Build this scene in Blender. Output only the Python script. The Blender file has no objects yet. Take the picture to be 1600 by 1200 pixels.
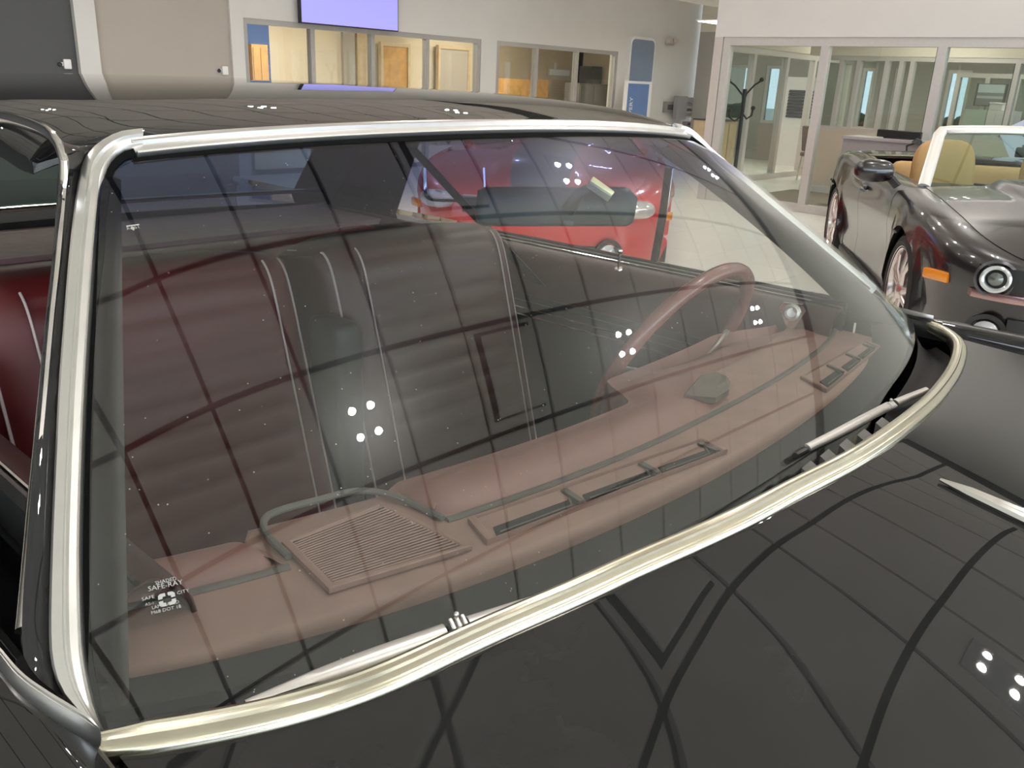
import bpy, bmesh, math, random
from math import sin, cos, pi, sqrt, radians
from mathutils import Vector as V, Matrix
from mathutils.bvhtree import BVHTree
random.seed(7)
SC = bpy.context.scene
COL = SC.collection

# ------------------------------------------------------------------ camera, world, exposure
CAM = V((-1.003, -.530, 1.4216)); YAW, PITCH, ROLL, FPX = .8406, .3422, .0448, 1331.
_f = V((sin(YAW)*cos(PITCH), cos(YAW)*cos(PITCH), -sin(PITCH)))
_r = V((cos(YAW), -sin(YAW), 0)); _u = _r.cross(_f)
AR = cos(ROLL)*_r + sin(ROLL)*_u; AU = -sin(ROLL)*_r + cos(ROLL)*_u; AF = _f
cd = bpy.data.cameras.new('camera'); cam = bpy.data.objects.new('camera', cd); COL.objects.link(cam)
cd.sensor_width = 36; cd.lens = FPX/1600*36; cd.clip_start = .02; cd.clip_end = 300
M = Matrix((AR, AU, -AF)).transposed().to_4x4(); M.translation = CAM
cam.matrix_world = M
SC.camera = cam
SC.view_settings.view_transform = 'Standard'; SC.view_settings.look = 'None'
SC.view_settings.exposure = 0.12; SC.view_settings.gamma = 1; SC.view_settings.use_curve_mapping = False
SPOT_W = 150.0
SC.cycles.use_denoising = True
SC.cycles.max_bounces = 10; SC.cycles.transparent_max_bounces = 24; SC.cycles.glossy_bounces = 6
SC.cycles.sample_clamp_indirect = 6; SC.cycles.caustics_reflective = False; SC.cycles.caustics_refractive = False
W = bpy.data.worlds.new('sky'); SC.world = W; W.use_nodes = True
W.node_tree.nodes['Background'].inputs[0].default_value = (.80, .90, 1.0, 1); W.node_tree.nodes['Background'].inputs[1].default_value = 5.6

def ray(px, py):
    return (AF + AR*((px-800)/FPX) - AU*((py-600)/FPX)).normalized()
def at(px, py, x=None, y=None, z=None):
    """point of the place seen at a pixel of the photograph, on the plane x / y / z = const"""
    d = ray(px, py); i, v = (0, x) if x is not None else (1, y) if y is not None else (2, z)
    return CAM + d*((v-CAM[i])/d[i])
def at_pl(px, py, p0, n):
    d = ray(px, py); return CAM + d*((V(p0)-CAM).dot(n)/d.dot(n))

# ------------------------------------------------------------------ materials
MATS = {}
def mat(name, col, rough=.5, metal=0, coat=0, spec=.5, noise=0, nscale=30, emit=0, bump=0, coatr=.03, ior=1.5, alpha=1):
    if name in MATS: return MATS[name]
    m = bpy.data.materials.new(name); m.use_nodes = True; nt = m.node_tree; b = nt.nodes['Principled BSDF']
    c = (*col, 1); I = b.inputs
    I['Base Color'].default_value = c; I['Roughness'].default_value = rough; I['Metallic'].default_value = metal
    I['Coat Weight'].default_value = coat; I['Coat Roughness'].default_value = coatr; I['Specular IOR Level'].default_value = spec; I['IOR'].default_value = ior
    if emit: I['Emission Color'].default_value = c; I['Emission Strength'].default_value = emit
    if noise or bump:
        tc = nt.nodes.new('ShaderNodeTexCoord'); n = nt.nodes.new('ShaderNodeTexNoise'); n.inputs['Scale'].default_value = nscale; n.inputs['Detail'].default_value = 4
        nt.links.new(tc.outputs['Object'], n.inputs['Vector'])
        if noise:
            mr = nt.nodes.new('ShaderNodeMapRange'); mr.inputs[1].default_value = .3; mr.inputs[2].default_value = .7; mr.inputs[3].default_value = 1-noise; mr.inputs[4].default_value = 1+noise
            nt.links.new(n.outputs['Fac'], mr.inputs[0])
            mx = nt.nodes.new('ShaderNodeVectorMath'); mx.operation = 'SCALE'; mx.inputs[0].default_value = col
            nt.links.new(mr.outputs[0], mx.inputs['Scale']); nt.links.new(mx.outputs[0], I['Base Color'])
        if bump:
            bp = nt.nodes.new('ShaderNodeBump'); bp.inputs['Strength'].default_value = bump; bp.inputs['Distance'].default_value = .002
            nt.links.new(n.outputs['Fac'], bp.inputs['Height']); nt.links.new(bp.outputs[0], I['Normal'])
    MATS[name] = m; return m

def glass(name, tint=(1, 1, 1), band=None, haze=0, f0=.04, dust=0):
    """clear pane: straight-through transmission with a tint plus a fresnel reflection (both faces)"""
    m = bpy.data.materials.new(name); m.use_nodes = True; nt = m.node_tree; nt.nodes.clear()
    N = nt.nodes.new; L = nt.links.new
    out = N('ShaderNodeOutputMaterial'); mix = N('ShaderNodeMixShader'); tr = N('ShaderNodeBsdfTransparent'); gl = N('ShaderNodeBsdfGlossy')
    tr.inputs[0].default_value = (*tint, 1); gl.inputs['Roughness'].default_value = 0.0; gl.inputs[0].default_value = (1, 1, 1, 1)
    lw = N('ShaderNodeLayerWeight'); lw.inputs[0].default_value = .5
    pw = N('ShaderNodeMath'); pw.operation = 'POWER'; pw.inputs[1].default_value = 5
    ma = N('ShaderNodeMath'); ma.operation = 'MULTIPLY_ADD'; ma.inputs[1].default_value = 1-f0; ma.inputs[2].default_value = f0
    L(lw.outputs['Facing'], pw.inputs[0]); L(pw.outputs[0], ma.inputs[0]); L(ma.outputs[0], mix.inputs[0])
    if band:
        tc = N('ShaderNodeTexCoord'); sx = N('ShaderNodeSeparateXYZ'); L(tc.outputs['Object'], sx.inputs[0])
        mr = N('ShaderNodeMapRange'); mr.interpolation_type = 'SMOOTHSTEP'; mr.inputs[1].default_value = band[0]; mr.inputs[2].default_value = band[1]; L(sx.outputs['Z'], mr.inputs[0])
        mc = N('ShaderNodeMix'); mc.data_type = 'RGBA'; mc.inputs[6].default_value = (*tint, 1); mc.inputs[7].default_value = (*band[2], 1)
        L(mr.outputs[0], mc.inputs[0]); L(mc.outputs[2], tr.inputs[0])
    src = gl
    if haze:
        g2 = N('ShaderNodeBsdfGlossy'); g2.inputs['Roughness'].default_value = .24
        m2 = N('ShaderNodeMixShader'); m2.inputs[0].default_value = haze; L(gl.outputs[0], m2.inputs[1]); L(g2.outputs[0], m2.inputs[2]); src = m2
    L(tr.outputs[0], mix.inputs[1]); L(src.outputs[0], mix.inputs[2]); last = mix
    if dust:
        tc = N('ShaderNodeTexCoord'); v = N('ShaderNodeTexVoronoi'); v.inputs['Scale'].default_value = 160; L(tc.outputs['Object'], v.inputs['Vector'])
        n = N('ShaderNodeTexNoise'); n.inputs['Scale'].default_value = 5; L(tc.outputs['Object'], n.inputs['Vector'])
        lt = N('ShaderNodeMath'); lt.operation = 'LESS_THAN'; lt.inputs[1].default_value = .10; L(v.outputs['Distance'], lt.inputs[0])
        sr = N('ShaderNodeSeparateColor'); L(v.outputs['Color'], sr.inputs[0])
        g = N('ShaderNodeMath'); g.operation = 'GREATER_THAN'; g.inputs[1].default_value = .93; L(sr.outputs[0], g.inputs[0])
        mu = N('ShaderNodeMath'); mu.operation = 'MULTIPLY'; L(lt.outputs[0], mu.inputs[0]); L(g.outputs[0], mu.inputs[1])
        mm = N('ShaderNodeMath'); mm.operation = 'MULTIPLY'; mm.inputs[1].default_value = dust; L(mu.outputs[0], mm.inputs[0])
        df = N('ShaderNodeBsdfDiffuse'); df.inputs[0].default_value = (.7, .7, .68, 1)
        m3 = N('ShaderNodeMixShader'); L(mm.outputs[0], m3.inputs[0]); L(mix.outputs[0], m3.inputs[1]); L(df.outputs[0], m3.inputs[2]); last = m3
    L(last.outputs[0], out.inputs[0]); MATS[name] = m; return m

m_white = mat('white_wall', (.63, .605, .575), .7, noise=.02, nscale=2)
m_beige = mat('beige_wall', (.40, .355, .31), .7, noise=.02, nscale=2)
m_dark = mat('grey_wall', (.070, .070, .070), .6, noise=.03, nscale=2)
m_ceil = mat('ceiling_white', (.86, .82, .79), .8, noise=.02, nscale=2)
m_joint = mat('ceiling_joint', (.03, .03, .03), .8)
m_tile = mat('floor_tile', (.80, .79, .73), .22, noise=.04, nscale=1.3)
m_grout = mat('grout', (.45, .43, .40), .6)
m_paint = mat('black_paint', (.017, .017, .017), .35, coat=1, coatr=.012, spec=.0, noise=.2, nscale=8)
m_blackrub = mat('black_rubber', (.012, .012, .012), .45)
m_chrome = mat('chrome', (.82, .80, .77), .12, 1, noise=.03, nscale=12)
m_alu = mat('bright_trim', (.80, .785, .765), .30, 1, noise=.04, nscale=25)
m_champ = mat('aged_gold_trim', (.70, .665, .53), .22, 1, noise=.06, nscale=25)
m_silver = mat('wiper_silver', (.62, .59, .57), .35, .9, noise=.05, nscale=60)
m_dash = mat('dusty_maroon_vinyl', (.30, .175, .15), .6, noise=.10, nscale=22, bump=.15)
m_pad = mat('maroon_pad', (.24, .115, .10), .5, noise=.08, nscale=30, bump=.15)
m_crease = mat('dusty_grey_edge', (.11, .095, .085), .7, noise=.1, nscale=40)
m_vinyl = mat('maroon_vinyl', (.055, .018, .017), .45, noise=.08, nscale=20, bump=.1)
m_red_in = mat('deep_red_vinyl', (.085, .006, .007), .5, noise=.1, nscale=15, bump=.15)
m_pipe = mat('pale_piping', (.45, .36, .34), .5)
m_inblack = mat('black_interior', (.012, .010, .010), .7)
m_headl = mat('dark_headliner', (.06, .035, .033), .9, noise=.1, nscale=60)
m_teal = mat('dark_panel', (.022, .026, .026), .4, noise=.1, nscale=10)
m_lampwhite = mat('lamp_white', (.7, .7, .7), .4)
m_print = mat('glass_print', (.40, .39, .36), .7)

# ------------------------------------------------------------------ mesh helpers
def link(name, me, m, parent=None, smooth=True, ang=38):
    o = bpy.data.objects.new(name, me); COL.objects.link(o)
    if m is not None and not me.materials: me.materials.append(m)
    if smooth:
        me.shade_smooth()
        if ang: me.set_sharp_from_angle(angle=radians(ang))
    if parent is not None: o.parent = parent
    return o
def mesh(name, vs, fs, m, parent=None, smooth=True, ang=38, fix=True):
    me = bpy.data.meshes.new(name); me.from_pydata([tuple(v) for v in vs], [], fs)
    if fix:
        bm = bmesh.new(); bm.from_mesh(me); bmesh.ops.remove_doubles(bm, verts=bm.verts, dist=1e-6)
        bmesh.ops.recalc_face_normals(bm, faces=bm.faces); bm.to_mesh(me); bm.free()
    me.update(); return link(name, me, m, parent, smooth, ang)
class MB:
    def __init__(s): s.v = []; s.f = []
    def add(s, vs, fs):
        n = len(s.v); s.v += [V(p) for p in vs]; s.f += [tuple(i+n for i in f) for f in fs]; return s
    def box(s, c, d, R=None):
        x, y, z = d[0]/2, d[1]/2, d[2]/2
        p = [V((a, b, e)) for e in (-z, z) for b in (-y, y) for a in (-x, x)]
        if R is not None: p = [R @ q for q in p]
        return s.add([V(c)+q for q in p], [(0, 2, 3, 1), (4, 5, 7, 6), (0, 1, 5, 4), (2, 6, 7, 3), (0, 4, 6, 2), (1, 3, 7, 5)])
    def bb(s, a, b):
        a, b = V(a), V(b); return s.box((a+b)/2, [abs(b[i]-a[i]) for i in range(3)])
    def rbox(s, c, d, r=.01, seg=2, R=None):
        bm = bmesh.new(); bmesh.ops.create_cube(bm, size=1); bmesh.ops.scale(bm, vec=d, verts=bm.verts)
        bmesh.ops.bevel(bm, geom=list(bm.edges), offset=min(r, min(d)*.49), segments=seg, profile=.5, affect='EDGES')
        bm.verts.index_update(); p = [v.co.copy() for v in bm.verts]
        if R is not None: p = [R @ q for q in p]
        s.add([V(c)+q for q in p], [tuple(v.index for v in f.verts) for f in bm.faces]); bm.free(); return s
    def grid(s, P, close_u=False, close_v=False):
        nu, nv = len(P), len(P[0]); fs = []
        for i in range(nu if close_u else nu-1):
            for j in range(nv if close_v else nv-1):
                a, b = i, (i+1) % nu; c, d = j, (j+1) % nv
                fs.append((a*nv+c, b*nv+c, b*nv+d, a*nv+d))
        return s.add([q for r in P for q in r], fs)
    def slab(s, P, off):
        """grid P given thickness along off (Vector or list of lists) with closed rim"""
        nu, nv = len(P), len(P[0])
        Q = [[P[i][j] + (off[i][j] if isinstance(off, list) else off) for j in range(nv)] for i in range(nu)]
        n0 = len(s.v); s.grid(P); s.grid([r[::-1] for r in Q])
        ring = [(i, 0) for i in range(nu)] + [(nu-1, j) for j in range(1, nv)] + [(i, nv-1) for i in range(nu-2, -1, -1)] + [(0, j) for j in range(nv-2, 0, -1)]
        a = lambda i, j: n0+i*nv+j
        b = lambda i, j: n0+nu*nv+i*nv+(nv-1-j)
        for k in range(len(ring)):
            p, q = ring[k], ring[(k+1) % len(ring)]
            s.f.append((a(*p), a(*q), b(*q), b(*p)))
        return s
    def sweep(s, secs, caps=True, closed_path=False):
        """list of closed sections (same count)"""
        n0 = len(s.v); n = len(secs[0]); s.grid(secs, close_u=closed_path, close_v=True)
        if caps and not closed_path:
            s.f.append(tuple(n0+k for k in range(n))); s.f.append(tuple(n0+(len(secs)-1)*n+k for k in range(n))[::-1])
        return s
    def tube(s, path, r, n=10, closed=False, flat=None):
        path = [V(p) for p in path]; secs = []; m = len(path); up = None
        for i, p in enumerate(path):
            a = path[i-1] if i or closed else p; b = path[(i+1) % m] if i < m-1 or closed else p
            t = (b-a).normalized()
            if up is None: up = t.orthogonal().normalized() if flat is None else V(flat)
            up = (up - t*up.dot(t)).normalized(); w = t.cross(up)
            rr = r[i] if isinstance(r, (list, tuple)) else r
            ru, rw = rr if isinstance(rr, (list, tuple)) else (rr, rr)
            secs.append([p + up*(ru*cos(2*pi*k/n)) + w*(rw*sin(2*pi*k/n)) for k in range(n)])
        return s.sweep(secs, closed_path=closed)
    def lathe(s, prof, c, ax, n=24, caps=False):
        """prof: (radius, height) pairs along axis ax from centre c"""
        ax = V(ax).normalized(); a = ax.orthogonal().normalized(); b = ax.cross(a); c = V(c)
        return s.grid([[c + ax*h + (a*cos(2*pi*k/n)+b*sin(2*pi*k/n))*r for k in range(n)] for r, h in prof], close_v=True)
    def sph(s, c, r, n=12, R=None, e=1.0):
        c = V(c); r = (r, r, r) if not isinstance(r, (tuple, list)) else r
        pw = lambda t: math.copysign(abs(t)**e, t)
        P = []
        for i in range(n+1):
            th = -pi/2+pi*i/n; row = []
            for k in range(2*n):
                ph = pi*k/n; q = V((r[0]*pw(cos(th))*pw(cos(ph)), r[1]*pw(cos(th))*pw(sin(ph)), r[2]*pw(sin(th))))
                row.append(c + (R @ q if R is not None else q))
            P.append(row)
        return s.grid(P, close_v=True)
    def prism(s, poly, off):
        n = len(poly); n0 = len(s.v); off = V(off)
        s.v += [V(p) for p in poly] + [V(p)+off for p in poly]
        s.f.append(tuple(range(n0, n0+n))[::-1]); s.f.append(tuple(range(n0+n, n0+2*n)))
        for k in range(n): q = (k+1) % n; s.f.append((n0+k, n0+q, n0+n+q, n0+n+k))
        return s
    def mirror_x(s):
        n = len(s.v); s.f += [tuple(i+n for i in f[::-1]) for f in s.f]; s.v += [V((-p.x, p.y, p.z)) for p in s.v]; return s
    def build(s, name, m, parent=None, smooth=True, ang=38, fix=True):
        return mesh(name, s.v, s.f, m, parent, smooth, ang, fix)
def empty(name, loc=(0, 0, 0), rz=0, label=None, cat=None, group=None):
    o = bpy.data.objects.new(name, None); COL.objects.link(o); o.location = loc; o.rotation_euler = (0, 0, rz)
    if label: o['label'] = label
    if cat: o['category'] = cat
    if group: o['group'] = group
    return o
def tag(o, label, cat, group=None):
    o['label'] = label; o['category'] = cat
    if group: o['group'] = group
    return o
def struct(o): o['kind'] = 'structure'; return o
def lerp(a, b, t): return a+(b-a)*t
def tab(x, T):
    """piecewise smooth table lookup"""
    if x <= T[0][0]: return T[0][1]
    for (a, p), (b, q) in zip(T, T[1:]):
        if x <= b:
            t = (x-a)/(b-a); return p+(q-p)*t
    return T[-1][1]
def stab(x, T):
    """catmull-rom table lookup"""
    n = len(T)
    if x <= T[0][0]: return T[0][1]
    if x >= T[-1][0]: return T[-1][1]
    for i in range(n-1):
        if x <= T[i+1][0]:
            x0, p0 = T[i]; x1, p1 = T[i+1]; h = x1-x0; t = (x-x0)/h
            def sl(k):
                if k == 0: return (T[1][1]-T[0][1])/(T[1][0]-T[0][0])
                if k == n-1: return (T[-1][1]-T[-2][1])/(T[-1][0]-T[-2][0])
                return (T[k+1][1]-T[k-1][1])/(T[k+1][0]-T[k-1][0])
            m0, m1 = sl(i)*h, sl(i+1)*h
            return (2*t**3-3*t*t+1)*p0+(t**3-2*t*t+t)*m0+(-2*t**3+3*t*t)*p1+(t**3-t*t)*m1
def resample(P, n):
    P = [V(p) for p in P]; L = [0]
    for a, b in zip(P, P[1:]): L.append(L[-1]+(b-a).length)
    T = [[(L[i], P[i][k]) for i in range(len(P))] for k in range(3)]
    return [V([stab(L[-1]*i/(n-1), T[k]) for k in range(3)]) for i in range(n)]
def frange(a, b, n): return [a+(b-a)*i/(n-1) for i in range(n)]
# ------------------------------------------------------------------ showroom shell
HC = 4.5
def plane(name, a, b, m, parent=None):
    o = MB().bb(a, b).build(name, m, parent, smooth=False)
    return struct(o) if parent is None else o
plane('ground', (-60, -60, -.5), (90, 60, -.3), mat('outdoor_ground', (.34, .36, .30), .9, noise=.2, nscale=.3))
fl = plane('floor', (-9, -9, -.12), (26, 16, -.006), m_grout)
tm = None
TX, TY = 1.2, .9
for i in range(1, 10):
    for j in range(-4, 12):
        if tm is None: o = MB().bb((.002, .002, 0), (TX-.002, TY-.002, .006)).build('floor_tile', m_tile, fl, smooth=False); tm = o.data
        else: o = link('floor_tile', tm, None, fl, smooth=False)
        o.location = (-2.5+TX*i, -3+TY*j, -.006)
for a, b in (((-9, -9, -.006), (-1.3, 16, 0)), ((9.5, -9, -.006), (26, 16, 0)), ((-1.3, -9, -.006), (9.5, -6.6, 0)), ((-1.3, 7.8, -.006), (9.5, 16, 0))):
    plane('floor_tile', a, b, m_tile, fl)
HD = 2.06
# back wall: grey bay, white piers, beige bay, two office fronts
plane('wall_back', (-9, 10.5, 0), (3.40, 10.7, HC), m_dark)
plane('trim_1', (3.40, 10.42, 0), (3.64, 10.7, HC), m_white)
plane('wall_back', (3.64, 10.5, 0), (5.40, 10.7, HC), m_beige)
plane('trim_2', (5.40, 10.46, 0), (5.59, 10.7, HC), m_white)
plane('wall_back', (5.59, 10.5, HD), (14.10, 10.7, HC), m_white)
plane('wall_back', (10.14, 10.5, 0), (10.53, 10.7, HD), m_white)
plane('wall_back', (14.10, 10.5, 0), (17.62, 10.7, HC), m_white)
m_frame = mat('grey_frame', (.42, .40, .38), .4, .3, noise=.03)
m_frame2 = mat('light_frame', (.60, .57, .54), .4, .3, noise=.03)
m_dgap = mat('dark_seal', (.03, .03, .03), .6)
m_pane = glass('office_glass', (.93, .96, .94))
def glazing(name, axis, c, edges, z0, z1, m, post=.07, depth=.10, seal=True, panes=True, skip=(), pm_=None):
    """window: edges = post centre lines along the wall; axis 0 -> wall at x=c, axis 1 -> wall at y=c"""
    def P(s, d, z): return (c+d, s, z) if axis == 0 else (s, c+d, z)
    w = empty(name); w['kind'] = 'structure'
    lo, hi = min(edges), max(edges)
    MB().bb(P(lo-post/2, -depth/2, z1-post), P(hi+post/2, depth/2, z1)).build('head_rail', m, w, smooth=False)
    MB().bb(P(lo-post/2, -depth/2, z0), P(hi+post/2, depth/2, z0+post)).build('sill_rail', m, w, smooth=False)
    for e in edges: MB().bb(P(e-post/2, -depth/2, z0+post), P(e+post/2, depth/2, z1-post)).build('mullion', m, w, smooth=False)
    es = sorted(edges)
    for k, (a, b) in enumerate(zip(es, es[1:])):
        if k in skip: continue
        if seal: MB().bb(P(a+post/2, -.012, z0+post), P(a+post/2+.018, .012, z1-post)).build('seal', m_dgap, w, smooth=False)
        if panes: MB().bb(P(a+post/2, -.004, z0+post), P(b-post/2, .004, z1-post)).build('pane', pm_ or m_pane, w, smooth=False)
    return w
m_pane2 = glass('sky_dimming_glass', (.42, .45, .46))  # strong tint added to dim the bright sky in the far windows
glazing('window_1', 1, 10.56, [5.64, 6.72, 7.81, 8.93, 10.10], 0, HD, m_frame)
glazing('window_2', 1, 10.56, [10.57, 11.62, 12.81, 14.06], 0, HD, m_frame)
# offices behind the back wall
plane('wall_back', (5.3, 14.0, 0), (17.6, 14.1, 2.8), mat('office_beige', (.66, .56, .43), .8, noise=.03, nscale=2))
plane('ceiling', (5.3, 10.7, 2.7), (17.6, 14.1, 2.8), m_white)
plane('wall_left', (5.3, 10.7, 0), (5.4, 14.0, 2.7), m_beige)
plane('wall_right', (17.4, 10.7, 0), (17.5, 14.0, 2.7), MATS['office_beige'])
m_off = mat('office_fill', (1, .9, .75), .5, emit=20)  # unseen glowing panels added to light the offices
for k, (x, y) in enumerate(((7.8, 12.3), (12.6, 12.3))):
    o = empty('fill_panel_light', (x, y, 2.69), 0, ('added rectangular fill light in the office with the blue wall', 'added rectangular fill light in the office with the wooden credenza')[k], 'light')
    MB().bb((-.6, -.6, -.02), (.6, .6, 0)).build('fill_frame', m_lampwhite, o, smooth=False)
    MB().bb((-.56, -.56, -.03), (.56, .56, -.02)).build('diffuser', m_off, o, smooth=False)
for k, (x, y) in enumerate(((10.9, 3.4), (13.6, 3.2), (13.4, 7.6), (14.6, 5.3))):  # unseen glowing panels added to brighten the rooms behind the partition
    o = empty('fill_panel_light', (x, y, 2.55), 0, ('added fill light above the taupe carpet behind the desk', 'added fill light above the red chairs', 'added fill light above the pale wooden cabinet', 'added fill light beside the blinds panel')[k], 'light')
    MB().bb((-.45, -.45, -.02), (.45, .45, 0)).build('fill_frame', m_lampwhite, o, smooth=False)
    MB().bb((-.42, -.42, -.03), (.42, .42, -.02)).build('diffuser', mat('pod_fill', (1, .92, .80), .5, emit=14), o, smooth=False)
# corridor beyond the end of the back wall
plane('wall_back', (17.0, 14.0, 0), (26, 14.2, HC), MATS['office_beige'])
plane('wall_right', (25.8, -9, 0), (26, -4, HC), m_white)
# right-hand office pod: bulkhead over glass
plane('wall_right', (9.5, -9, HD), (9.62, 5.62, HC), m_white)
plane('wall_right', (9.5, 5.50, 0), (9.62, 5.62, HD), mat('pier_grey', (.52, .47, .43), .6, noise=.02))
glazing('window_3', 0, 9.56, [-1.2, .75, 2.03-.55, 2.80, 4.13, 5.44], 0, HD, m_frame2, post=.10, skip=())
plane('ceiling', (9.62, -9, 2.55), (18.0, 6.5, 2.62), m_white)
m_cream = mat('pod_cream', (.70, .66, .56), .8, noise=.02, nscale=2)
m_pod = mat('pod_beige', (.60, .53, .44), .6, noise=.02, nscale=2)
plane('trim_3', (12.0, -4, 1.96), (12.12, 5.45, 2.55), m_cream)
plane('wall_right', (12.0, -4, 0), (12.12, 5.30, .92), m_pod)
plane('baseboard_right', (11.98, -4, 0), (12.0, 5.30, .10), m_white)
glazing('window_4', 0, 12.06, [5.25, 4.95, 4.70, 4.30, 4.10, 3.95, 2.63, 1.5], .92, 1.96, m_frame2, post=.06)
plane('floor', (9.66, -4, 0), (12.0, 5.4, .004), mat('carpet_taupe', (.25, .21, .17), .95, noise=.15, nscale=60))
glazing('window_5', 1, 6.45, [11.15, 12.15, 13.31, 14.37, 16.0], 0, 2.06, m_frame2, post=.09, skip=(2,))
plane('trim_4', (11.1, 6.38, 2.06), (18, 6.52, 2.62), m_cream)
# far outer wall with a few windows
m_far = mat('far_wall', (.40, .38, .35), .8, noise=.05, nscale=1)
fx = 17.0
yo = lambda px, py=150: at(px, py, x=fx).y
ops = sorted([(yo(1168), yo(1120)), (yo(1216), yo(1192)), (yo(1361), yo(1341)), (yo(1404), yo(1392)), (yo(1512), yo(1474))])
prev = -9
for a_, b_ in ops:
    plane('wall_right', (fx, prev, 0), (fx+.15, a_, 2.62), m_far); prev = b_
    plane('wall_right', (fx, a_, 0), (fx+.15, b_, .78), m_far); plane('wall_right', (fx, a_, 1.95), (fx+.15, b_, 2.62), m_far)
plane('wall_right', (fx, prev, 0), (fx+.15, 10.4, 2.62), m_far)
for k, (a_, b_) in enumerate(ops): glazing('window_%d' % (10+k), 0, fx+.07, [a_+.03, b_-.03], .78, 1.95, m_frame2, post=.06, seal=False, pm_=m_pane2)
plane('wall_right', (17.0, -9, 2.62), (17.15, 10.4, HC), m_cream)
plane('wall_right', (15.0, 2.2, 0), (15.1, 4.2, .95), m_white)
glazing('window_7', 0, 15.05, [.4, 1.6, 2.2, 2.75, 3.3, 3.75, 4.2], .95, 1.85, m_frame2, post=.07, seal=False)
# glazed showroom fronts behind the photographer
for k, (ax, c) in enumerate(((0, -9), (1, -9))):
    glazing('window_%d' % (8+k), ax, c, [-9+2.3*i for i in range(11 if ax else 9)], 0, 3.6, m_frame2, post=.12, seal=False, panes=False)
plane('wall_left', (-9.1, 2.6, 0), (-8.95, 10.6, 3.6), m_white)  # unseen solid stretch added to keep sky reflections off the partition glass
plane('wall_left', (-9.1, -9, 3.6), (-8.9, 10.6, HC), m_white)
plane('wall_front', (-9, -9.1, 3.6), (18, -8.9, HC), m_white)
# ceiling: panels in dark joints
cl = plane('ceiling', (-9, -9, HC+.03), (26, 16, HC+.1), m_joint)
DX, DY, X0, Y0 = .755, 1.03, .04, .73
pm = None
for i in range(-11, 17):
    for j in range(-8, 10):
        x, y = X0+DX*i, Y0+DY*j
        if x < -6 or x > 9.0 or y < -7 or y > 10: continue
        if pm is None:
            o = MB().bb((.021, .026, 0), (DX-.021, DY-.026, .03)).build('ceiling_panel', m_ceil, cl, smooth=False); pm = o.data
        else: o = link('ceiling_panel', pm, None, cl, smooth=False)
        o.location = (x, y, HC)
for k, (a, b) in enumerate((((-9, -9, HC), (-6, 16, HC+.03)), ((9.9, -9, HC), (26, 16, HC+.03)))): plane('ceiling_panel', a, b, m_ceil, cl)
LIGHTS = [(1.17, -.81, 'four-lamp downlight mirrored large in the middle of the windshield'), (4.19, -.81, 'four-lamp downlight mirrored beside the steering wheel rim and low on the hood'), (7.21, -.81, 'four-lamp downlight mirrored above the right end of the dashboard'), (4.19, 1.24, 'four-lamp downlight mirrored on the hood against the gold trim'), (8.72, 2.28, 'four-lamp downlight mirrored at the upper right edge of the windshield')]
LIGHTS = [(a, b, c) for a, b, c in LIGHTS]
for yy in (4.33, 7.42): LIGHTS += [(x, yy, None) for x in (-1.85, 1.17, 4.19, 7.21)]
LIGHTS += [(10.23, 7.42, None), (14.76, 7.42, None)]  # two downlights added to brighten the back wall
for yy in (-3.9, -6.99): LIGHTS += [(x, yy, None) for x in (-4.87, -1.85, 1.17, 4.19, 7.21)]
m_led = mat('led', (1, .96, .9), .5, emit=60)
for k, (x, y, lab) in enumerate(LIGHTS):
    L_ = empty('ceiling_downlight', (x, y, HC), 0, lab or 'four-lamp square downlight in the outer rows of the white panel ceiling, two of them added for the back wall', 'light', 'ceiling downlights')
    MB().rbox((0, 0, -.006), (.40, .46, .02), .006, 1).build('lamp_housing', m_lampwhite, L_)
    for a, b in ((-.085, -.11), (.085, -.11), (-.085, .11), (.085, .11)):
        MB().lathe([(.0001, -.018), (.031, -.018), (.031, -.014)], (a, b, 0), (0, 0, 1), 14).build('led_lens', m_led, L_)
    for a, b in ((-.085, -.11), (.085, -.11), (-.085, .11), (.085, .11)):
        sp = bpy.data.lights.get('downlight_lamp')
        if sp is None:
            sp = bpy.data.lights.new('downlight_lamp', 'SPOT'); sp.energy = SPOT_W/4; sp.spot_size = radians(158); sp.spot_blend = .8; sp.shadow_soft_size = .026; sp.color = (1, .965, .915)
        so = bpy.data.objects.new('downlight_lamp', sp); COL.objects.link(so); so.parent = L_; so.location = (a, b, -.022)
# recessed air diffusers in the ceiling
for x, y, lab in ((2.68, -.78, 'square ceiling air diffuser mirrored in the windshield beside the steering wheel'), (2.68, 1.24, 'square ceiling air diffuser mirrored near the middle of the hood')):
    D_ = empty('air_diffuser', (x, y, HC), 0, lab, 'vent')
    MB().bb((-.30, -.42, -.012), (.30, .42, 0)).build('diffuser_gap', m_joint, D_, smooth=False)
    MB().rbox((.02, .0, -.03), (.54, .78, .03), .01, 2).build('diffuser_plate', m_ceil, D_)
# ------------------------------------------------------------------ black classic coupe: shell
m_gask = mat('matt_rubber', (.004, .004, .004), .9, spec=.1)
CAR = empty('black_coupe', (0, 0, 0), 0, 'black two-door classic coupe in the foreground with chrome windshield frame and maroon interior', 'car')
def GB(u): return V((.836*u, -.125+.095*u*u+.037*u**6, .955+.03*u*u))
def GT(u): return V((.604*u, .405+.02*u*u+.01*u**6, 1.348-.018*u*u-.006*u**6))
def G(u, v):
    b, t = GB(u), GT(u); n = V((.25*u, -.585, .80)).normalized()
    return b.lerp(t, v) + n*(.016*4*v*(1-v))
def GN(u, v):
    e = 1e-3; a = G(u+e, v)-G(u-e, v); b = G(u, v+e)-G(u, v-e); return a.cross(b).normalized()
NU, NV = 64, 28
m_glass = glass('windshield_glass', (.93, .95, .935), (1.235, 1.30, (.38, .42, .62)), haze=.16, dust=.5)
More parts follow.
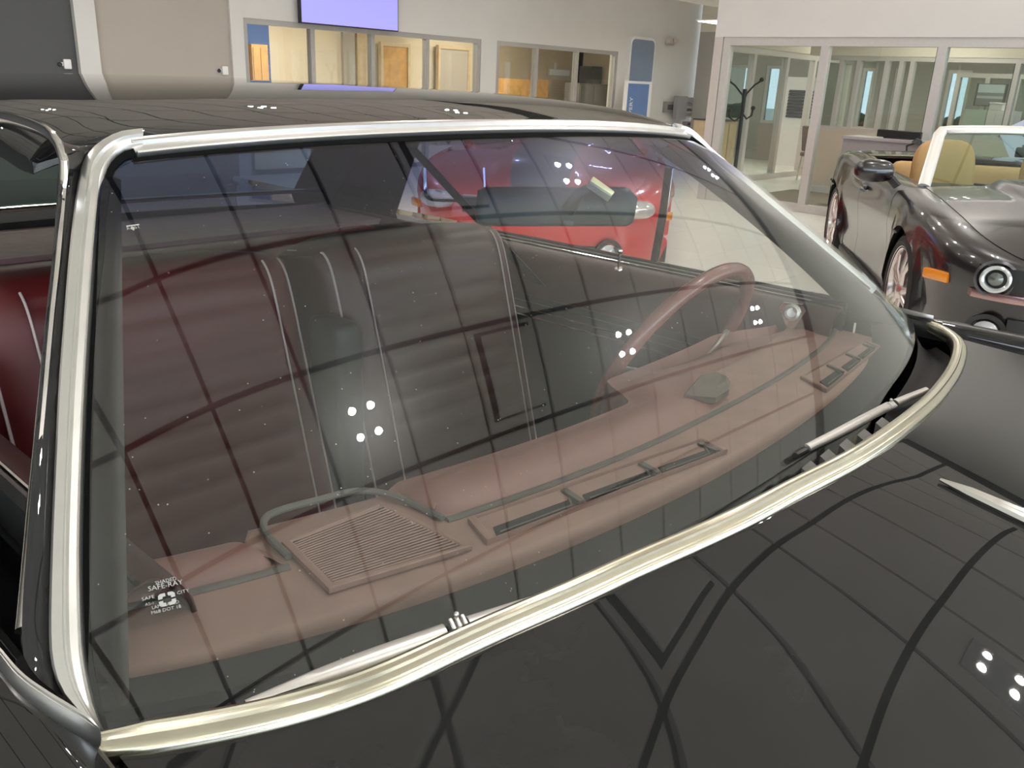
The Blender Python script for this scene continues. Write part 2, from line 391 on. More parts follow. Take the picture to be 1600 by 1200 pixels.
def sm_(a, b, t): t = min(1, max(0, (t-a)/(b-a))); return t*t*(3-2*t)
PG = [[G(u, v) for v in frange(-.09*sm_(.55, -.1, u), 1.0, NV)] for u in frange(-1, 1, NU)]
OFF = [[GN(u, v)*-.0028 for v in frange(-.09*sm_(.55, -.1, u), 1.0, NV)] for u in frange(-1, 1, NU)]
ws = MB().slab(PG, OFF).build('windshield', m_glass, CAR, ang=60)
ws['label'] = 'tinted glass windshield with a blue band along its top'
_mb = MB().grid(PG); GBVH = BVHTree.FromPolygons(_mb.v, _mb.f)
def on_glass(px, py, off=0.0):
    h = GBVH.ray_cast(CAM, ray(px, py)); n = h[1]
    if n is None: n = V((0, -.6, .8)); return at_pl(px, py, GB(-.6), n)+n*off, n
    if n.y > 0: n = -n
    return h[0]+n*off, n

def ribbon(A, B, N, prof, thick=.006):
    """strip between polylines A and B; prof = (t, h) across, closed underneath"""
    secs = []
    for a, b, n in zip(A, B, N):
        top = [a.lerp(b, t)+n*h for t, h in prof]
        secs.append(top + [b - n*thick, a - n*thick])
    return MB().sweep(secs)
# pillar trim: outer and inner edges measured on the pillar's own plane
pp0 = V((-.815, .0, .985)); pdir = V((-.598, .435, 1.324))-pp0; pn = pdir.cross(V((-1, .75, .05))).normalized()
if pn.y > 0: pn = -pn
outer = [(222, 204), (187, 209), (153, 228), (133, 252), (123, 287), (114, 347), (107, 413), (100, 500), (93, 590), (86, 720), (80, 860), (77, 1003), (83, 1050), (97, 1085), (128, 1118), (168, 1158)]
inner = [(222, 231), (197, 236), (176, 252), (164, 277), (158, 313), (152, 380), (145, 480), (139, 580), (134, 690), (131, 800), (130, 890), (134, 1010), (139, 1050), (147, 1093), (158, 1130), (173, 1166)]
hp = GT(-.9)
def trim_pt(q, k):
    a = at_pl(*q, pp0, pn); b = at_pl(*q, hp, V((-.03, -.6, .8)))
    w = min(1, max(0, (q[0]-128)/80)) if q[1] < 300 else 0
    return a.lerp(b, w)
OUT = resample([trim_pt(q, 0) for q in outer], 60); INN = resample([trim_pt(q, 1) for q in inner], 60)
NRM = []
for i in range(60):
    t = (OUT[min(i+1, 59)]-OUT[max(i-1, 0)]); n = t.cross(INN[i]-OUT[i]).normalized()
    NRM.append(n if n.dot(CAM-OUT[i]) > 0 else -n)
tprof = [(0, -.002), (.03, .004), (.12, .006), (.42, .006), (.50, .010), (.56, .010), (.62, .006), (.86, .004), (.93, .007), (.98, .005), (1, -.001)]
for side in (1, -1):
    f = (lambda P: P) if side == 1 else (lambda P: [V((-p.x, p.y, p.z)) for p in P])
    ne = 60 if side == 1 else 49
    ribbon(f(OUT)[:ne], f(INN)[:ne], f(NRM)[:ne], tprof).build('pillar_trim', m_alu, CAR)
    # black pillar and chrome drip moulding
sp0 = V((-.86, 0, 1.0)); sn = V((.33, 0, -.2)).normalized()
drip = [(0, 183), (35, 191), (68, 204), (88, 221), (99, 246), (99, 290), (90, 400), (79, 500), (66, 640), (52, 780), (41, 900), (33, 985)]
sn2 = pdir.cross(V((-.80, .60, -.1))).normalized(); sp2 = OUT[30]
def drip_pt(q):
    a, b = at_pl(*q, sp0, sn), at_pl(*q, sp2, sn2); return a.lerp(b, sm_(225, 300, q[1]))
def sm_(a, b, t): t = min(1, max(0, (t-a)/(b-a))); return t*t*(3-2*t)
DR = [drip_pt(q) for q in drip]
far = DR[0]; DR = [V((-.60, 1.62, 1.30)), V((-.655, 1.35, 1.335)), V((-.668, 1.0, 1.342))] + [far] + DR[1:]
DRS = resample(DR, 90)
i0 = min(range(60), key=lambda i: (OUT[i]-at_pl(133, 252, pp0, pn)).length)
PO = resample(OUT[i0:56], 40)
k0 = min(range(90), key=lambda i: (DRS[i]-drip_pt((99, 246))).length)
PD = resample(DRS[k0:], 40)
pil = [[PO[i].lerp(PD[i], t) + V((-.010, -.004, .004))*(4*t*(1-t)) - NRM[i0]*.004*(1-t) for t in frange(0, 1, 7)] for i in range(40)]
for side in (1, -1):
    g = lambda p: p if side == 1 else V((-p.x, p.y, p.z))
    rows = pil if side == 1 else [[r[0].lerp(p, .22) for p in r] for r in pil]
    MB().slab([[g(p) for p in r] for r in rows], V((.012*side, .008, -.004))).build('windshield_pillar', m_paint, CAR)
    D2 = DRS
    if side == -1:
        D2 = []
        for k, p in enumerate(DRS[:-34]):
            q = min(OUT, key=lambda o: (o-p).length); D2.append(p.lerp(q+V((0, .012, -.004)), .80*sm_(k0-30, k0-6, k)))
    MB().tube([g(p) for p in D2], [(.0045, .0075)]*len(D2), 10, flat=(1, 0, 0)).build('drip_moulding', m_chrome, CAR)
# header trim with its two sleeves
us = frange(-.945, .945, 60)
A = [GT(u)+V((0, .020, .0135)) for u in us]; B = [GT(u)+V((0, -.006, -.004)) for u in us]
ribbon(A, B, [V((0, -.55, .83))]*60, [(0, -.002), (.05, .004), (.3, .006), (.38, .010), (.48, .010), (.55, .005), (.86, .004), (.92, .008), (.98, .007), (1, 0)]).build('header_trim', m_alu, CAR)
# black rubber gasket just inside the trim
us2 = frange(-.955, .955, 50)
for side in (1, -1):
    f = lambda P: P if side == 1 else [V((-p.x, p.y, p.z)) for p in P]
    ge = 60 if side == 1 else 48; gd = [(INN[i]-OUT[i]).normalized() for i in range(60)]
    gw = [lerp(.011, .0035, sm_(12, 26, i)) for i in range(60)]
    Pg = [[a_, b_] for a_, b_ in zip(f([INN[i]-gd[i]*.002+NRM[i]*.001 for i in range(ge)]), f([INN[i]+gd[i]*gw[i]-NRM[i]*.001 for i in range(ge)]))]
    MB().slab(Pg, [[-n*.003, -n*.003] for n in f(NRM)[:ge]]).build('windshield_gasket', m_gask, CAR)
Pg = [[GT(u)+V((0, -.004, -.0015)), GT(u)+V((0, -.004-.0095*(1-.35*abs(u)), -.0055-.0070*(1-.35*abs(u))))+V((0, -.0025, .0035))] for u in us2]
MB().slab(Pg, V((0, .002, -.003))).build('header_gasket', m_gask, CAR)

# roof
def roofz(y): return stab(y, [(.42, 1.358), (.50, 1.3745), (.58, 1.387), (.68, 1.3955), (.80, 1.4005), (1.0, 1.4025), (1.3, 1.401), (1.5, 1.395), (1.70, 1.378)])
def roof(u, v):
    y = lerp(.427, 1.70, v**1.5); s = abs(u)
    hw = lerp(.655, .66, min(1, v*3)); 
    edge = stab(s, [(0, 0), (.4, .003), (.7, .009), (.85, .016), (.93, .027), (.98, .044), (1, .058)])
    x = math.copysign(hw*stab(s, [(0, 0), (.7, .70), (.85, .85), (.93, .93), (.98, .985), (1, 1.0)]), u)
    z = roofz(y)-edge*lerp(.55, 1, min(1, v*6)); y += .03*s**4*(1-v)**8
    # the front row meets the upper edge of the header trim
    ut = min(1.0, abs(x)/.604); e = GT(ut)+V((0, .019, .0125)); o_ = max(0, abs(x)-.604)
    e = V((x, e.y+o_*1.2, e.z-o_*.45)); w = max(0, 1-(y-.427)/.13)**2
    return V((x, y+(e.y-y)*w, z+(e.z-z)*w))
PR = [[roof(u, v) for v in frange(0, 1, 40)] for u in frange(-1, 1, 60)]
MB().slab(PR, V((0, 0, -.014))).build('roof', m_paint, CAR, ang=60)
for side in (1, -1):
    g = lambda p: p if side == 1 else V((-p.x, p.y, p.z))
    Bc = resample([roof(-.80-.20*k/12, 0) for k in range(13)] + ([DRS[k0-2], DRS[k0]] if side == 1 else [OUT[i0].lerp(DRS[k0], .3)]), 24); Ac = resample(OUT[:i0+1], 24)
    Pc = [[g(a.lerp(b, t)+V((-.15, -.35, .9))*(.004*4*t*(1-t)*sin(pi*k/23))) for t in frange(-.04, 1.04, 8)] for k, (a, b) in enumerate(zip(Ac, Bc))]
    MB().slab(Pc, V((side*.006, .008, -.010))).build('roof_corner', m_paint, CAR, ang=70)
MB().grid([[p+V((0, 0.01, -.020)) for p in r[1:]] for r in PR[2:-2]]).build('headliner', m_headl, CAR)
# rear of the roof: sail panels, rear window, deck
for s in (1, -1):
    P = [[V((s*lerp(.655, .80, t), lerp(1.30, 1.62, t) + w*lerp(.40, .55, t), lerp(lerp(1.335, 1.32, w), 1.0, t))) for w in frange(0, 1, 5)] for t in frange(0, 1, 8)]
    MB().slab(P, V((-s*.03, 0, 0))).build('sail_panel', m_paint, CAR)
m_cab = glass('cabin_glass', (.80, .90, .86))
P = [[V((lerp(.56, .70, 1-t)*u, lerp(1.90, 1.69, t)+.06*(1-u*u), lerp(1.045, 1.36-.03*u*u, t))) for t in frange(0, 1, 6)] for u in frange(-1, 1, 16)]
MB().slab(P, V((0, .004, .003))).build('rear_window', m_cab, CAR, ang=60)
E1 = [r[0] for r in P]; MB().tube([p+V((0, -.004, .004)) for p in E1], .007, 8).build('rear_window_trim', m_chrome, CAR)

# hood with its chrome edge
YB = [(-.86, -.005), (-0.824, -0.029), (-0.804, -0.038), (-0.762, -0.061), (-0.715, -0.081), (-0.661, -0.098), (-0.593, -0.108), (-0.526, -0.121), (-0.456, -0.137), (-0.403, -0.146), (-0.317, -0.165), (-0.218, -0.183), (-0.165, -0.188), (-0.099, -0.196), (-0.028, -0.204), (0.041, -0.207), (0.118, -0.207), (0.199, -0.204), (0.31, -0.196), (0.428, -0.181), (0.561, -0.159), (0.687, -0.131), (0.764, -0.107), (0.822, -0.074), (0.849, -0.037), (.858, -.012)]
_yk = [stab(-.86+1.72*i/172, YB) for i in range(173)]
for _ in range(12): _yk = [_yk[0]]+[(_yk[i-1]+2*_yk[i]+_yk[i+1])/4 for i in range(1, 172)]+[_yk[172]]
_YT = [(-.86+1.72*i/172, y) for i, y in enumerate(_yk)]
def yb(x):
    t = min(171.999, max(0, (x+.86)/1.72*172)); i = int(t); return _yk[i]+(_yk[i+1]-_yk[i])*(t-i)
HC_ = (-.195, -.007, -.131, -.065, -.095, .496, .186, .386)
def hoodz(x, y):
    X = min(abs(x), .85); d = max(0, yb(x)-.012-y); c = HC_; e = min(d, .42)
    z = 1.000 + c[0]*X*X/2 + c[1]*X**3/3 + c[7]*X**4/4 + c[2]*e + c[3]*e*e/2 + c[4]*X*e + c[5]*X*X*e/2 + c[6]*X*e*e/2
    q = c[2]+c[3]*e+c[4]*X+c[5]*X*X/2+c[6]*X*e
    return z + q*(d-e) - .05*(d-e)**2
xs = [-.833+1.676*i/80 for i in range(81)]
PH = []
for x in xs:
    y0 = yb(x)-.010; PH.append([V((x, y0-(y0+2.0)*-0 - (2.0+y0)*t**1.6, 0)) for t in frange(0, 1, 60)])
for r in PH:
    for p in r: p.z = hoodz(p.x, p.y)
hood = MB().slab(PH, V((0, 0, -.02))).build('hood', m_paint, CAR, ang=60)
tx = []; n = 120
path = resample([V((x, yb(x), hoodz(x, yb(x)-.012)+.003)) for x in [.010+.848*sin(pi/2*k) for k in frange(-1, 1, 60)]], n)
secs = []
pr = [(-.0135, -.012), (-.0140, .002), (-.0115, .0065), (-.0075, .0080), (-.0060, .0066), (-.0015, .0070), (-.0005, .0085), (.0015, .0085), (.0030, .0062), (.0075, .0050), (.0105, .0040), (.0128, .0010), (.0135, -.004), (.0130, -.012)]
for i, p in enumerate(path):
    t = (path[min(i+1, n-1)]-path[max(i-1, 0)]).normalized(); w = t.cross(V((0, 0, 1))).normalized()     # w points forward (-y)
    sc = min(1, .72+.28*min(i, n-1-i)/2)
    secs.append([p+w*a*sc+V((0, 0, b*sc)) for a, b in pr])
ht = MB().sweep(secs).build('hood_edge_trim', m_champ, CAR); ht['label'] = 'aged gold-toned chrome trim along the rear edge of the hood'
# fenders and body sides
for s in (1, -1):
    P = []
    for y in frange(-2.0, .16, 40):
        e = stab(y, [(-2, .93), (-.6, .95), (.16, .955)])
        P.append([V((s*x, y, z)) for x, z in ((.8385, .955), (.8385, .978), (.843, .986), (.86, .990), (e-.05, .986), (e-.02, .972), (e-.003, .94), (e, .88), (e+.01, .74), (e, .62), (e-.03, .40), (e-.05, .26))])
    MB().grid(P).build('front_fender', m_paint, CAR, ang=50)
    P = []
    for y in frange(.165, 1.35, 20):
        P.append([V((s*x, y, z)) for x, z in ((.872, .90), (.872, .985), (.880, .993), (.90, .990), (.93, .972), (.952, .94), (.955, .88), (.965, .74), (.955, .62), (.925, .40), (.905, .26))])
    d = MB().grid(P).build('door', m_paint, CAR, ang=50)
    dn = [(.70, 1.005), (.735, 1.008), (.76, 1.0), (.765, .96)]
    P = []
    for y in frange(.12, 1.35, 24):
        P.append([V((s*x, y, z)) for x, z in ((.765, .93), (.762, .985), (.752, .998), (.735, 1.0), (.715, .993), (.700, .965), (.692, .92), (.695, .86), (.708, .855), (.708, .30))])
    pn_ = MB().grid(P).build('door_inner_panel', m_teal, d, ang=50)
    P = [[V((s*x, y, z)) for x, z in ((.752, .9985), (.735, 1.0025), (.714, .9955), (.6985, .967), (.690, .92), (.692, .88))] for y in frange(.12, 1.35, 24)]
    MB().slab(P, V((s*.004, 0, -.003))).build('door_cap', m_vinyl, d, ang=50)
    MB().tube([(s*.747, y, 1.0035) for y in frange(.12, 1.35, 12)], [(.003, .004)]*12, 8).build('belt_moulding', m_chrome, d)
    MB().box((s*.766, .73, .985), (.012, 1.22, .05)).build('window_channel', m_blackrub, d)
    for z in (.835, .815):
        MB().tube([(s*.7065, y, z) for y in frange(.15, 1.33, 8)], .0028, 8).build('chrome_strip', m_chrome, d)
    P = []
    for y in frange(1.355, 2.9, 20):
        P.append([V((s*x, y, z)) for x, z in ((.70, 1.0), (.78, 1.0), (.89, .995), (.93, .975), (.952, .94), (.955, .88), (.965, .74), (.955, .62), (.925, .40), (.905, .26))])
    MB().grid(P).build('rear_quarter', m_paint, CAR, ang=50)
P = [[V((x, y, 1.0+.02*(1-(x/.8)**2)-.03*max(0, y-2.2)**2)) for x in frange(-.80, .80, 16)] for y in frange(1.93, 2.95, 8)]
MB().slab(P, V((0, 0, -.02))).build('trunk_lid', m_paint, CAR, ang=60)
MB().bb((-.90, -1.95, .24), (.90, 2.85, .28)).build('floor_pan', m_inblack, CAR, smooth=False)
for s in (1, -1):
    for y in (-1.15, 1.95):
        w = empty('wheel', (s*.84, y, .345)); w.parent = CAR
        MB().lathe([(.20, -.10), (.30, -.105), (.34, -.09), (.345, -.05), (.345, .05), (.34, .09), (.30, .105), (.20, .10)], (0, 0, 0), (1, 0, 0), 32).build('tire', m_blackrub, w)
        MB().lathe([(.20, -.09), (.20, .09), (.17, .07), (.06, .10), (.001, .105)], (0, 0, 0), (s, 0, 0), 32).build('hubcap', m_chrome, w)
# belt swoosh on each front fender
sw = [(-40, 1000), (0, 1044), (20, 1072), (60, 1104), (100, 1130), (140, 1151), (155, 1155)]
sw2 = [(-40, 968), (0, 1012), (40, 1056), (80, 1084), (120, 1108), (144, 1124), (157, 1144)]
SA = resample([at(*q, z=.992) for q in sw], 24); SB = resample([at(*q, z=1.001) for q in sw2], 24)
for s in (1, -1):
    g = lambda P: P if s == 1 else [V((-p.x, p.y, p.z)) for p in P]
    ribbon(g(SA), g(SB), [V((0, 0, 1))]*24, [(0, -.004), (.06, .001), (.2, .004), (.45, .0055), (.52, .0048), (.60, .006), (.85, .004), (.95, .001), (1, -.003)], .006).build('fender_top_trim', m_alu, CAR)
# centre hood ornament, a ribbed chrome spear
for k, dx in enumerate((-.015, 0, .015)):
    pth = [V((.035+dx*min(1, t*2.2), -.295-.45*t, 0)) for t in frange(0, 1, 14)]
    for i, p in enumerate(pth): p.z = hoodz(p.x, p.y)+.004+(.004 if k == 1 else 0)*min(1, i/4)
    o = MB().tube(pth, [.002]+[.0062+.0007*i/3 for i in range(13)], 8)
    if k == 0: orn = empty('hood_ornament'); orn.parent = CAR; orn['label'] = 'ribbed chrome spear on the hood centreline'
    o.build('rib', m_chrome, orn)

# cowl between glass and hood
P = [[G(u, -.02-.09*sm_(.55, -.1, u)).lerp(V((.83*u, yb(.83*u)+.006, .955)), t) + V((0, 0, -.020*sin(pi*t)-.012)) for t in frange(0, 1, 6)] for u in frange(-1, 1, 40)]
MB().slab(P, V((0, 0, -.01))).build('cowl_panel', m_inblack, CAR)
P = [[GB(u)+V((0, .01+.07*t, -.004-.02*t)) for t in frange(0, 1, 3)] for u in frange(-1, 1, 40)]
MB().slab(P, V((0, 0, -.01))).build('cowl_inner_panel', m_inblack, CAR)
MB().bb((-.78, .03, .27), (.78, .05, .93)).build('firewall', m_inblack, CAR, smooth=False)
# ==PART3==
# ------------------------------------------------------------------ black classic coupe: cabin
def dash_edge(x): return -.047 + (.20 if x < 0 else .10)*x*x + .13*x**6*(1 if x > 0 else .4)
def sm(a, b, t):
    t = min(1, max(0, (t-a)/(b-a))); return t*t*(3-2*t)
dash = empty('dashboard', (0, 0, 0)); dash.parent = CAR
prof = [(0, .915), (0, .940), (.003, .948), (.010, .951), (.05, .9525), (.10, .9525), (.155, .953), (.185, .9535), (.197, .950), (.200, .93)]
P = []
for x in frange(-.775, .775, 90):
    e = dash_edge(x); k = lerp(1, .62, sm(-.585, -.61, x)); P.append([V((x, e+(d if d < .1 else .1+(d-.1)*k), z-.012*max(0, abs(x)-.55))) for d, z in prof])
MB().grid(P).build('dash_tray', m_dash, dash, ang=60)
def pad(x0, x1, name, hump=False):
    P = []
    pr = [(.100, .948), (.101, .958), (.106, .972), (.116, .982), (.132, .989), (.155, .991), (.180, .986), (.200, .974), (.214, .955), (.220, .92), (.222, .80)]
    for x in frange(x0, x1, 70):
        ed = min(sm(0, .035, x-x0+.002), sm(0, .03, x1-x+.002)); e = dash_edge(x); row = []
        h = sm(.05, .12, x)*sm(.74, .50, x) if hump else 0
        for d, z in pr:
            dd = d + h*.09*sm(.12, .2, d)
            zz = z - (.020+.028*sm(.05, .45, x)-.012*sm(.5, .7, x))*sm(.951, .97, z)*(1 if z > .951 else 0) if hump else .951+(z-.951)*.45 if z > .951 else z
            if not hump: dd = .10+(d-.10)*.6
            zz = .951+(zz-.951)*ed if zz > .951 else zz
            row.append(V((x, e+dd + (1-ed)*.02*(1 if d < .13 else -1), zz)))
        P.append(row)
    b = MB().grid(P); n = len(pr); m = len(P)
    b.f += [tuple(range(n))[::-1], tuple((m-1)*n+k for k in range(n))]
    o = b.build(name, m_pad, dash, ang=60); return o
pad(-.77, -.592, 'passenger_pad'); pad(-.425, .77, 'padded_top', True)
# dusty seam in front of the pads
for x0, x1 in ((-.765, -.595), (-.415, .765)):
    pth = []
    for x in frange(x0, x1, 40): pth.append(V((x, dash_edge(x)+.098, .9535-.012*max(0, abs(x)-.55))))
    MB().tube(pth, [(.0055, .003)]*40, 8, flat=(0, 1, 0)).build('pad_welt', m_crease, dash)
# raised lip behind the grille and at its ends
lp = [V((-.588, dash_edge(-.59)+.11, .957)), V((-.580, dash_edge(-.58)+.17, .960)), V((-.56, dash_edge(-.56)+.198, .962)), V((-.50, dash_edge(-.5)+.203, .963)), V((-.45, dash_edge(-.45)+.200, .962)), V((-.428, dash_edge(-.43)+.17, .960)), V((-.418, dash_edge(-.42)+.10, .956))]
MB().tube(resample(lp, 30), [(.0042, .0042)]*30, 8).build('grille_welt', m_crease, dash)
# speaker grille
c00, c10, c11, c01 = at(452, 850, z=.957), at(521, 916, z=.957), at(720, 855, z=.957), at(597, 793, z=.957)   # rear-left, front-left, front-right, rear-right
gq = lambda a, b: c00.lerp(c01, a).lerp(c10.lerp(c11, a), b)
sg = empty('speaker_grille'); sg.parent = dash
def frame_ring(corners, w, h, name, m, parent):
    c = sum(corners, V((0, 0, 0)))/4; secs = []
    for p in corners:
        d = (c-p).normalized()*w*1.414
        secs.append([p+V((0, 0, -.003)), p+V((0, 0, h*.7)), p+d*.25+V((0, 0, h)), p+d*.8+V((0, 0, h)), p+d+V((0, 0, h*.5)), p+d+V((0, 0, -.003))])
    return MB().sweep(secs, closed_path=True).build(name, m, parent, ang=30)
frame_ring([gq(-.05, -.07), gq(1.05, -.07), gq(1.05, 1.06), gq(-.05, 1.06)], .008, .0035, 'grille_frame', m_dash, sg)
MB().prism([gq(0, 0), gq(1, 0), gq(1, 1), gq(0, 1)], (0, 0, -.0005)).build('grille_backing', m_inblack, sg, smooth=False)
ns = 23
for k in range(ns):
    b = (k+.5)/ns; a0 = gq(.01, b); a1 = gq(.99, b)
    MB().tube([a0+V((0, 0, .0022)), a1+V((0, 0, .0022))], [(.0013, .00125)]*2, 6, flat=(0, 0, 1)).build('slat', m_dash, sg)
for a, b in ((.05, .04), (.96, .04)): MB().lathe([(.0001, .003), (.003, .003), (.0045, .001), (.0045, -.001)], gq(a, b), (0, 0, 1), 12).build('screw', m_teal, sg)
# defroster vents
def vent(pix, slots, name, tilt=.004):
    a, b, c, d = [at(*q, z=.955) for q in pix]       # rear-left, rear-right, front-right, front-left
    v = empty(name); v.parent = dash
    q = lambda s, t: a.lerp(b, s).lerp(d.lerp(c, s), t)
    frame_ring([q(-.02, -.08), q(1.02, -.08), q(1.02, 1.1), q(-.02, 1.1)], .007, .004, 'vent_frame', m_dash, v)
    MB().prism([q(0, 0)+V((0, 0, .001)), q(1, 0)+V((0, 0, .001)), q(1, 1)+V((0, 0, -.001)), q(0, 1)+V((0, 0, -.001))], (0, 0, -.003)).build('vent_panel', m_dash, v, smooth=False)
    for s0, s1 in slots:  # flat black slabs stand for the darkness inside the open slots
        MB().prism([q(s0, .60)+V((0, 0, .0012)), q(s1-.01, .60)+V((0, 0, .0012)), q(s1, .98)+V((0, 0, .0002)), q(s0-.01, .98)+V((0, 0, .0002))], (0, 0, -.002)).build('vent_slot', m_inblack, v, smooth=False)
        MB().tube([q(s0+.005, .92)+V((0, 0, .002)), q(s1-.03, .92)+V((0, 0, .002)), q(s1-.012, .55)+V((0, 0, .002))], [(.0012, .002)]*3, 6).build('slot_lip', m_crease, v)
        MB().prism([q(s1-.012, .1), q(s1+.012, .1), q(s1+.020, .95), q(s1+.002, .95)], (0, 0, .004)).build('vent_rib', m_crease, v, smooth=False)
    return v
vent([(742, 812), (1098, 690), (1128, 706), (768, 842)], [(.03, .33), (.37, .67), (.71, .97)], 'defroster_vent')
vent([(1255, 590), (1352, 535), (1372, 543), (1290, 608)], [(.05, .32), (.40, .63), (.70, .93)], 'defroster_vent')
# six-sided sensor pod on the pad
hx = [at(*p, z=.968) for p in ((1068, 621), (1088, 597), (1118, 590), (1141, 600), (1139, 612), (1118, 625))]
cc = sum(hx, V((0, 0, 0)))/6; secs = [[p+V((0, 0, -.006)) for p in hx], [p+V((0, 0, .004)) for p in hx], [cc+(p-cc)*.72+V((0, 0, .016)) for p in hx]]
MB().sweep(secs).build('sensor_pod', mat('pod_brown', (.13, .095, .08), .5, noise=.1), dash, ang=20)
# steering wheel
wc = V((.381, .293, .935)); wt = V((0, -sin(.462), cos(.462))); wn = V((0, cos(.462), sin(.462)))
stw = empty('steering_wheel'); stw.parent = CAR
R_ = .201
rim = [wc + V((1, 0, 0))*(R_*cos(a)) + wt*(R_*sin(a)) for a in [2*pi*k/64 for k in range(64)]]
MB().tube(rim, [(.0135, .0145)]*64, 12, closed=True).build('rim', mat('wheel_maroon', (.20, .07, .06), .25, coat=.4, noise=.08), stw)
hr = [wc + V((1, 0, 0))*(.125*cos(a)) + wt*(.125*sin(a)) - wn*.006 for a in frange(pi*1.05, pi*1.95, 30)]
MB().tube(hr, .0035, 8).build('horn_ring', m_chrome, stw)
for a in (.08, pi-.08):
    e = wc + V((cos(a), 0, 0))*R_*.97 + wt*(R_*.97*sin(a)); h = wc - wn*.045 - wt*.02
    MB().tube([e, e.lerp(h, .35)-wn*.004, e.lerp(h, .8), h], [(.006, .009), (.005, .011), (.006, .014), (.008, .018)], 8).build('spoke', m_silver, stw)
MB().lathe([(.0001, .012), (.02, .012), (.032, .004), (.036, -.02), (.03, -.06), (.03, -.25)], wc-wn*.045-wt*.02, wn, 20).build('hub', m_teal, stw)
st = wc-wn*.09-wt*.02
MB().tube([st+V((-.02, 0, .01)), st+V((-.12, 0, .055))], [.004, .005], 8).build('signal_stalk', m_chrome, stw)
# rear-view mirror
rv = empty('rear_view_mirror'); rv.parent = CAR
mc_ = V((.085, .365, 1.232)); d_ = (mc_-CAM); fx_ = V((.62, -.78, 0)).normalized(); fn = V((-.76, -.61, .10)).normalized(); fx_ = (fx_-fn*fx_.dot(fn)).normalized(); fz = fn.cross(fx_)*-1
if fz.z < 0: fz = -fz
RM = Matrix((fx_, -fn, fz)).transposed()
ol = []
cor = [(-.122, -.034), (-.112, -.0375), (.112, -.0255), (.122, -.019), (.126, .018), (.112, .032), (.10, .034), (-.112, .0235), (-.124, .018), (-.127, -.020)]
MB().prism([mc_ + RM @ V((a, -.006, b)) for a, b in cor], (RM @ V((0, .006, 0)))).build('mirror_glass', m_chrome, rv)
secs = []
for k, (s, y) in enumerate(((1.02, .002), (1.04, -.004), (1.0, -.012), (.93, -.014))): secs.append([mc_ + RM @ V((a*s+.0*k, y, (b)*(s if k < 2 else s*.93))) for a, b in cor])
m_mirr = mat('mirror_back', (.045, .065, .065), .35, noise=.05)
MB().sweep(secs).build('mirror_back', m_mirr, rv, ang=50)
MB().tube([mc_ + RM @ V((.02, -.014, .0)), mc_ + RM @ V((.02, -.024, -.004)), mc_+RM @ V((.035, -.036, .022)), mc_+RM @ V((.05, -.040, .030))], [.007, .012, .010, .008], 10).build('mirror_arm', m_teal, rv)
pb = mc_+RM @ V((.068, -.046, .030))
MB().rbox(pb, (.042, .010, .020), .002, 2, R=RM @ Matrix.Rotation(.55, 3, 'Y')).build('mirror_mount', mat('mount_olive', (.42, .41, .26), .3, .4, noise=.1), rv)
MB().rbox(mc_+RM @ V((.022, -.012, -.026)), (.020, .014, .010), .003, 2, R=RM).build('dimmer_tab', m_mirr, rv)
# front seats
def seat(x0, x1, name, m):
    s = empty(name); s.parent = CAR; n = V((0, -.95, .30)).normalized()
    P = []; mid = (x0+x1)/2; hw = (x1-x0)/2
    for i in range(61):
        u = -1+2*i/60; row = []
        for j in range(81):
            t = j/80; base = V((mid+hw*u, lerp(.74, .93, t), lerp(.44, 1.105, t)))
            dome = (1-abs(u)**8)*(1-abs(2*t-1)**14)
            d = .065*dome - .055
            if abs(u) < .72 and .10 < t < .93: d += .006*(abs(sin(pi*t*13))**.5-1)
            e = abs(u)
            row.append(base+n*d+V((0, 0, -.035*abs(u)**5*t**4)))
        P.append(row)
    MB().slab(P, V((0, .13, -.02))).build('seat_back', m, s, ang=55)
    for sg_ in (-1, 1):
        MB().tube([P[30+sg_*22][j]+n*.004 for j in range(6, 78)], .0022, 6).build('piping', m_pipe, s)
        MB().tube([P[30+sg_*28][j]+n*.002 for j in range(2, 80)]+[P[30+sg_*28][80]+V((0, .12, -.02))], .0028, 6).build('piping', m_pipe, s)
    Q = []
    for i in range(81):
        u = -1+2*i/80; row = []
        for j in range(31):
            t = j/30; d = .05*(1-abs(u)**8)*(1-abs(2*t-1)**10)
            if abs(u) < .78 and .08 < t < .95: d += .005*(abs(sin(pi*u*7))**.5-1)
            row.append(V((mid+hw*u, lerp(.20, .74, t), lerp(.47, .43, t)+d)))
        Q.append(row)
    MB().slab(Q, V((0, 0, -.16))).build('seat_cushion', m, s, ang=55)
    return s
seat(-.63, -.035, 'front_seat', m_red_in); seat(.035, .60, 'front_seat', m_vinyl)
MB().rbox((0, .86, .70), (.065, .12, .50), .02, 3).build('center_armrest', m_teal, CAR)
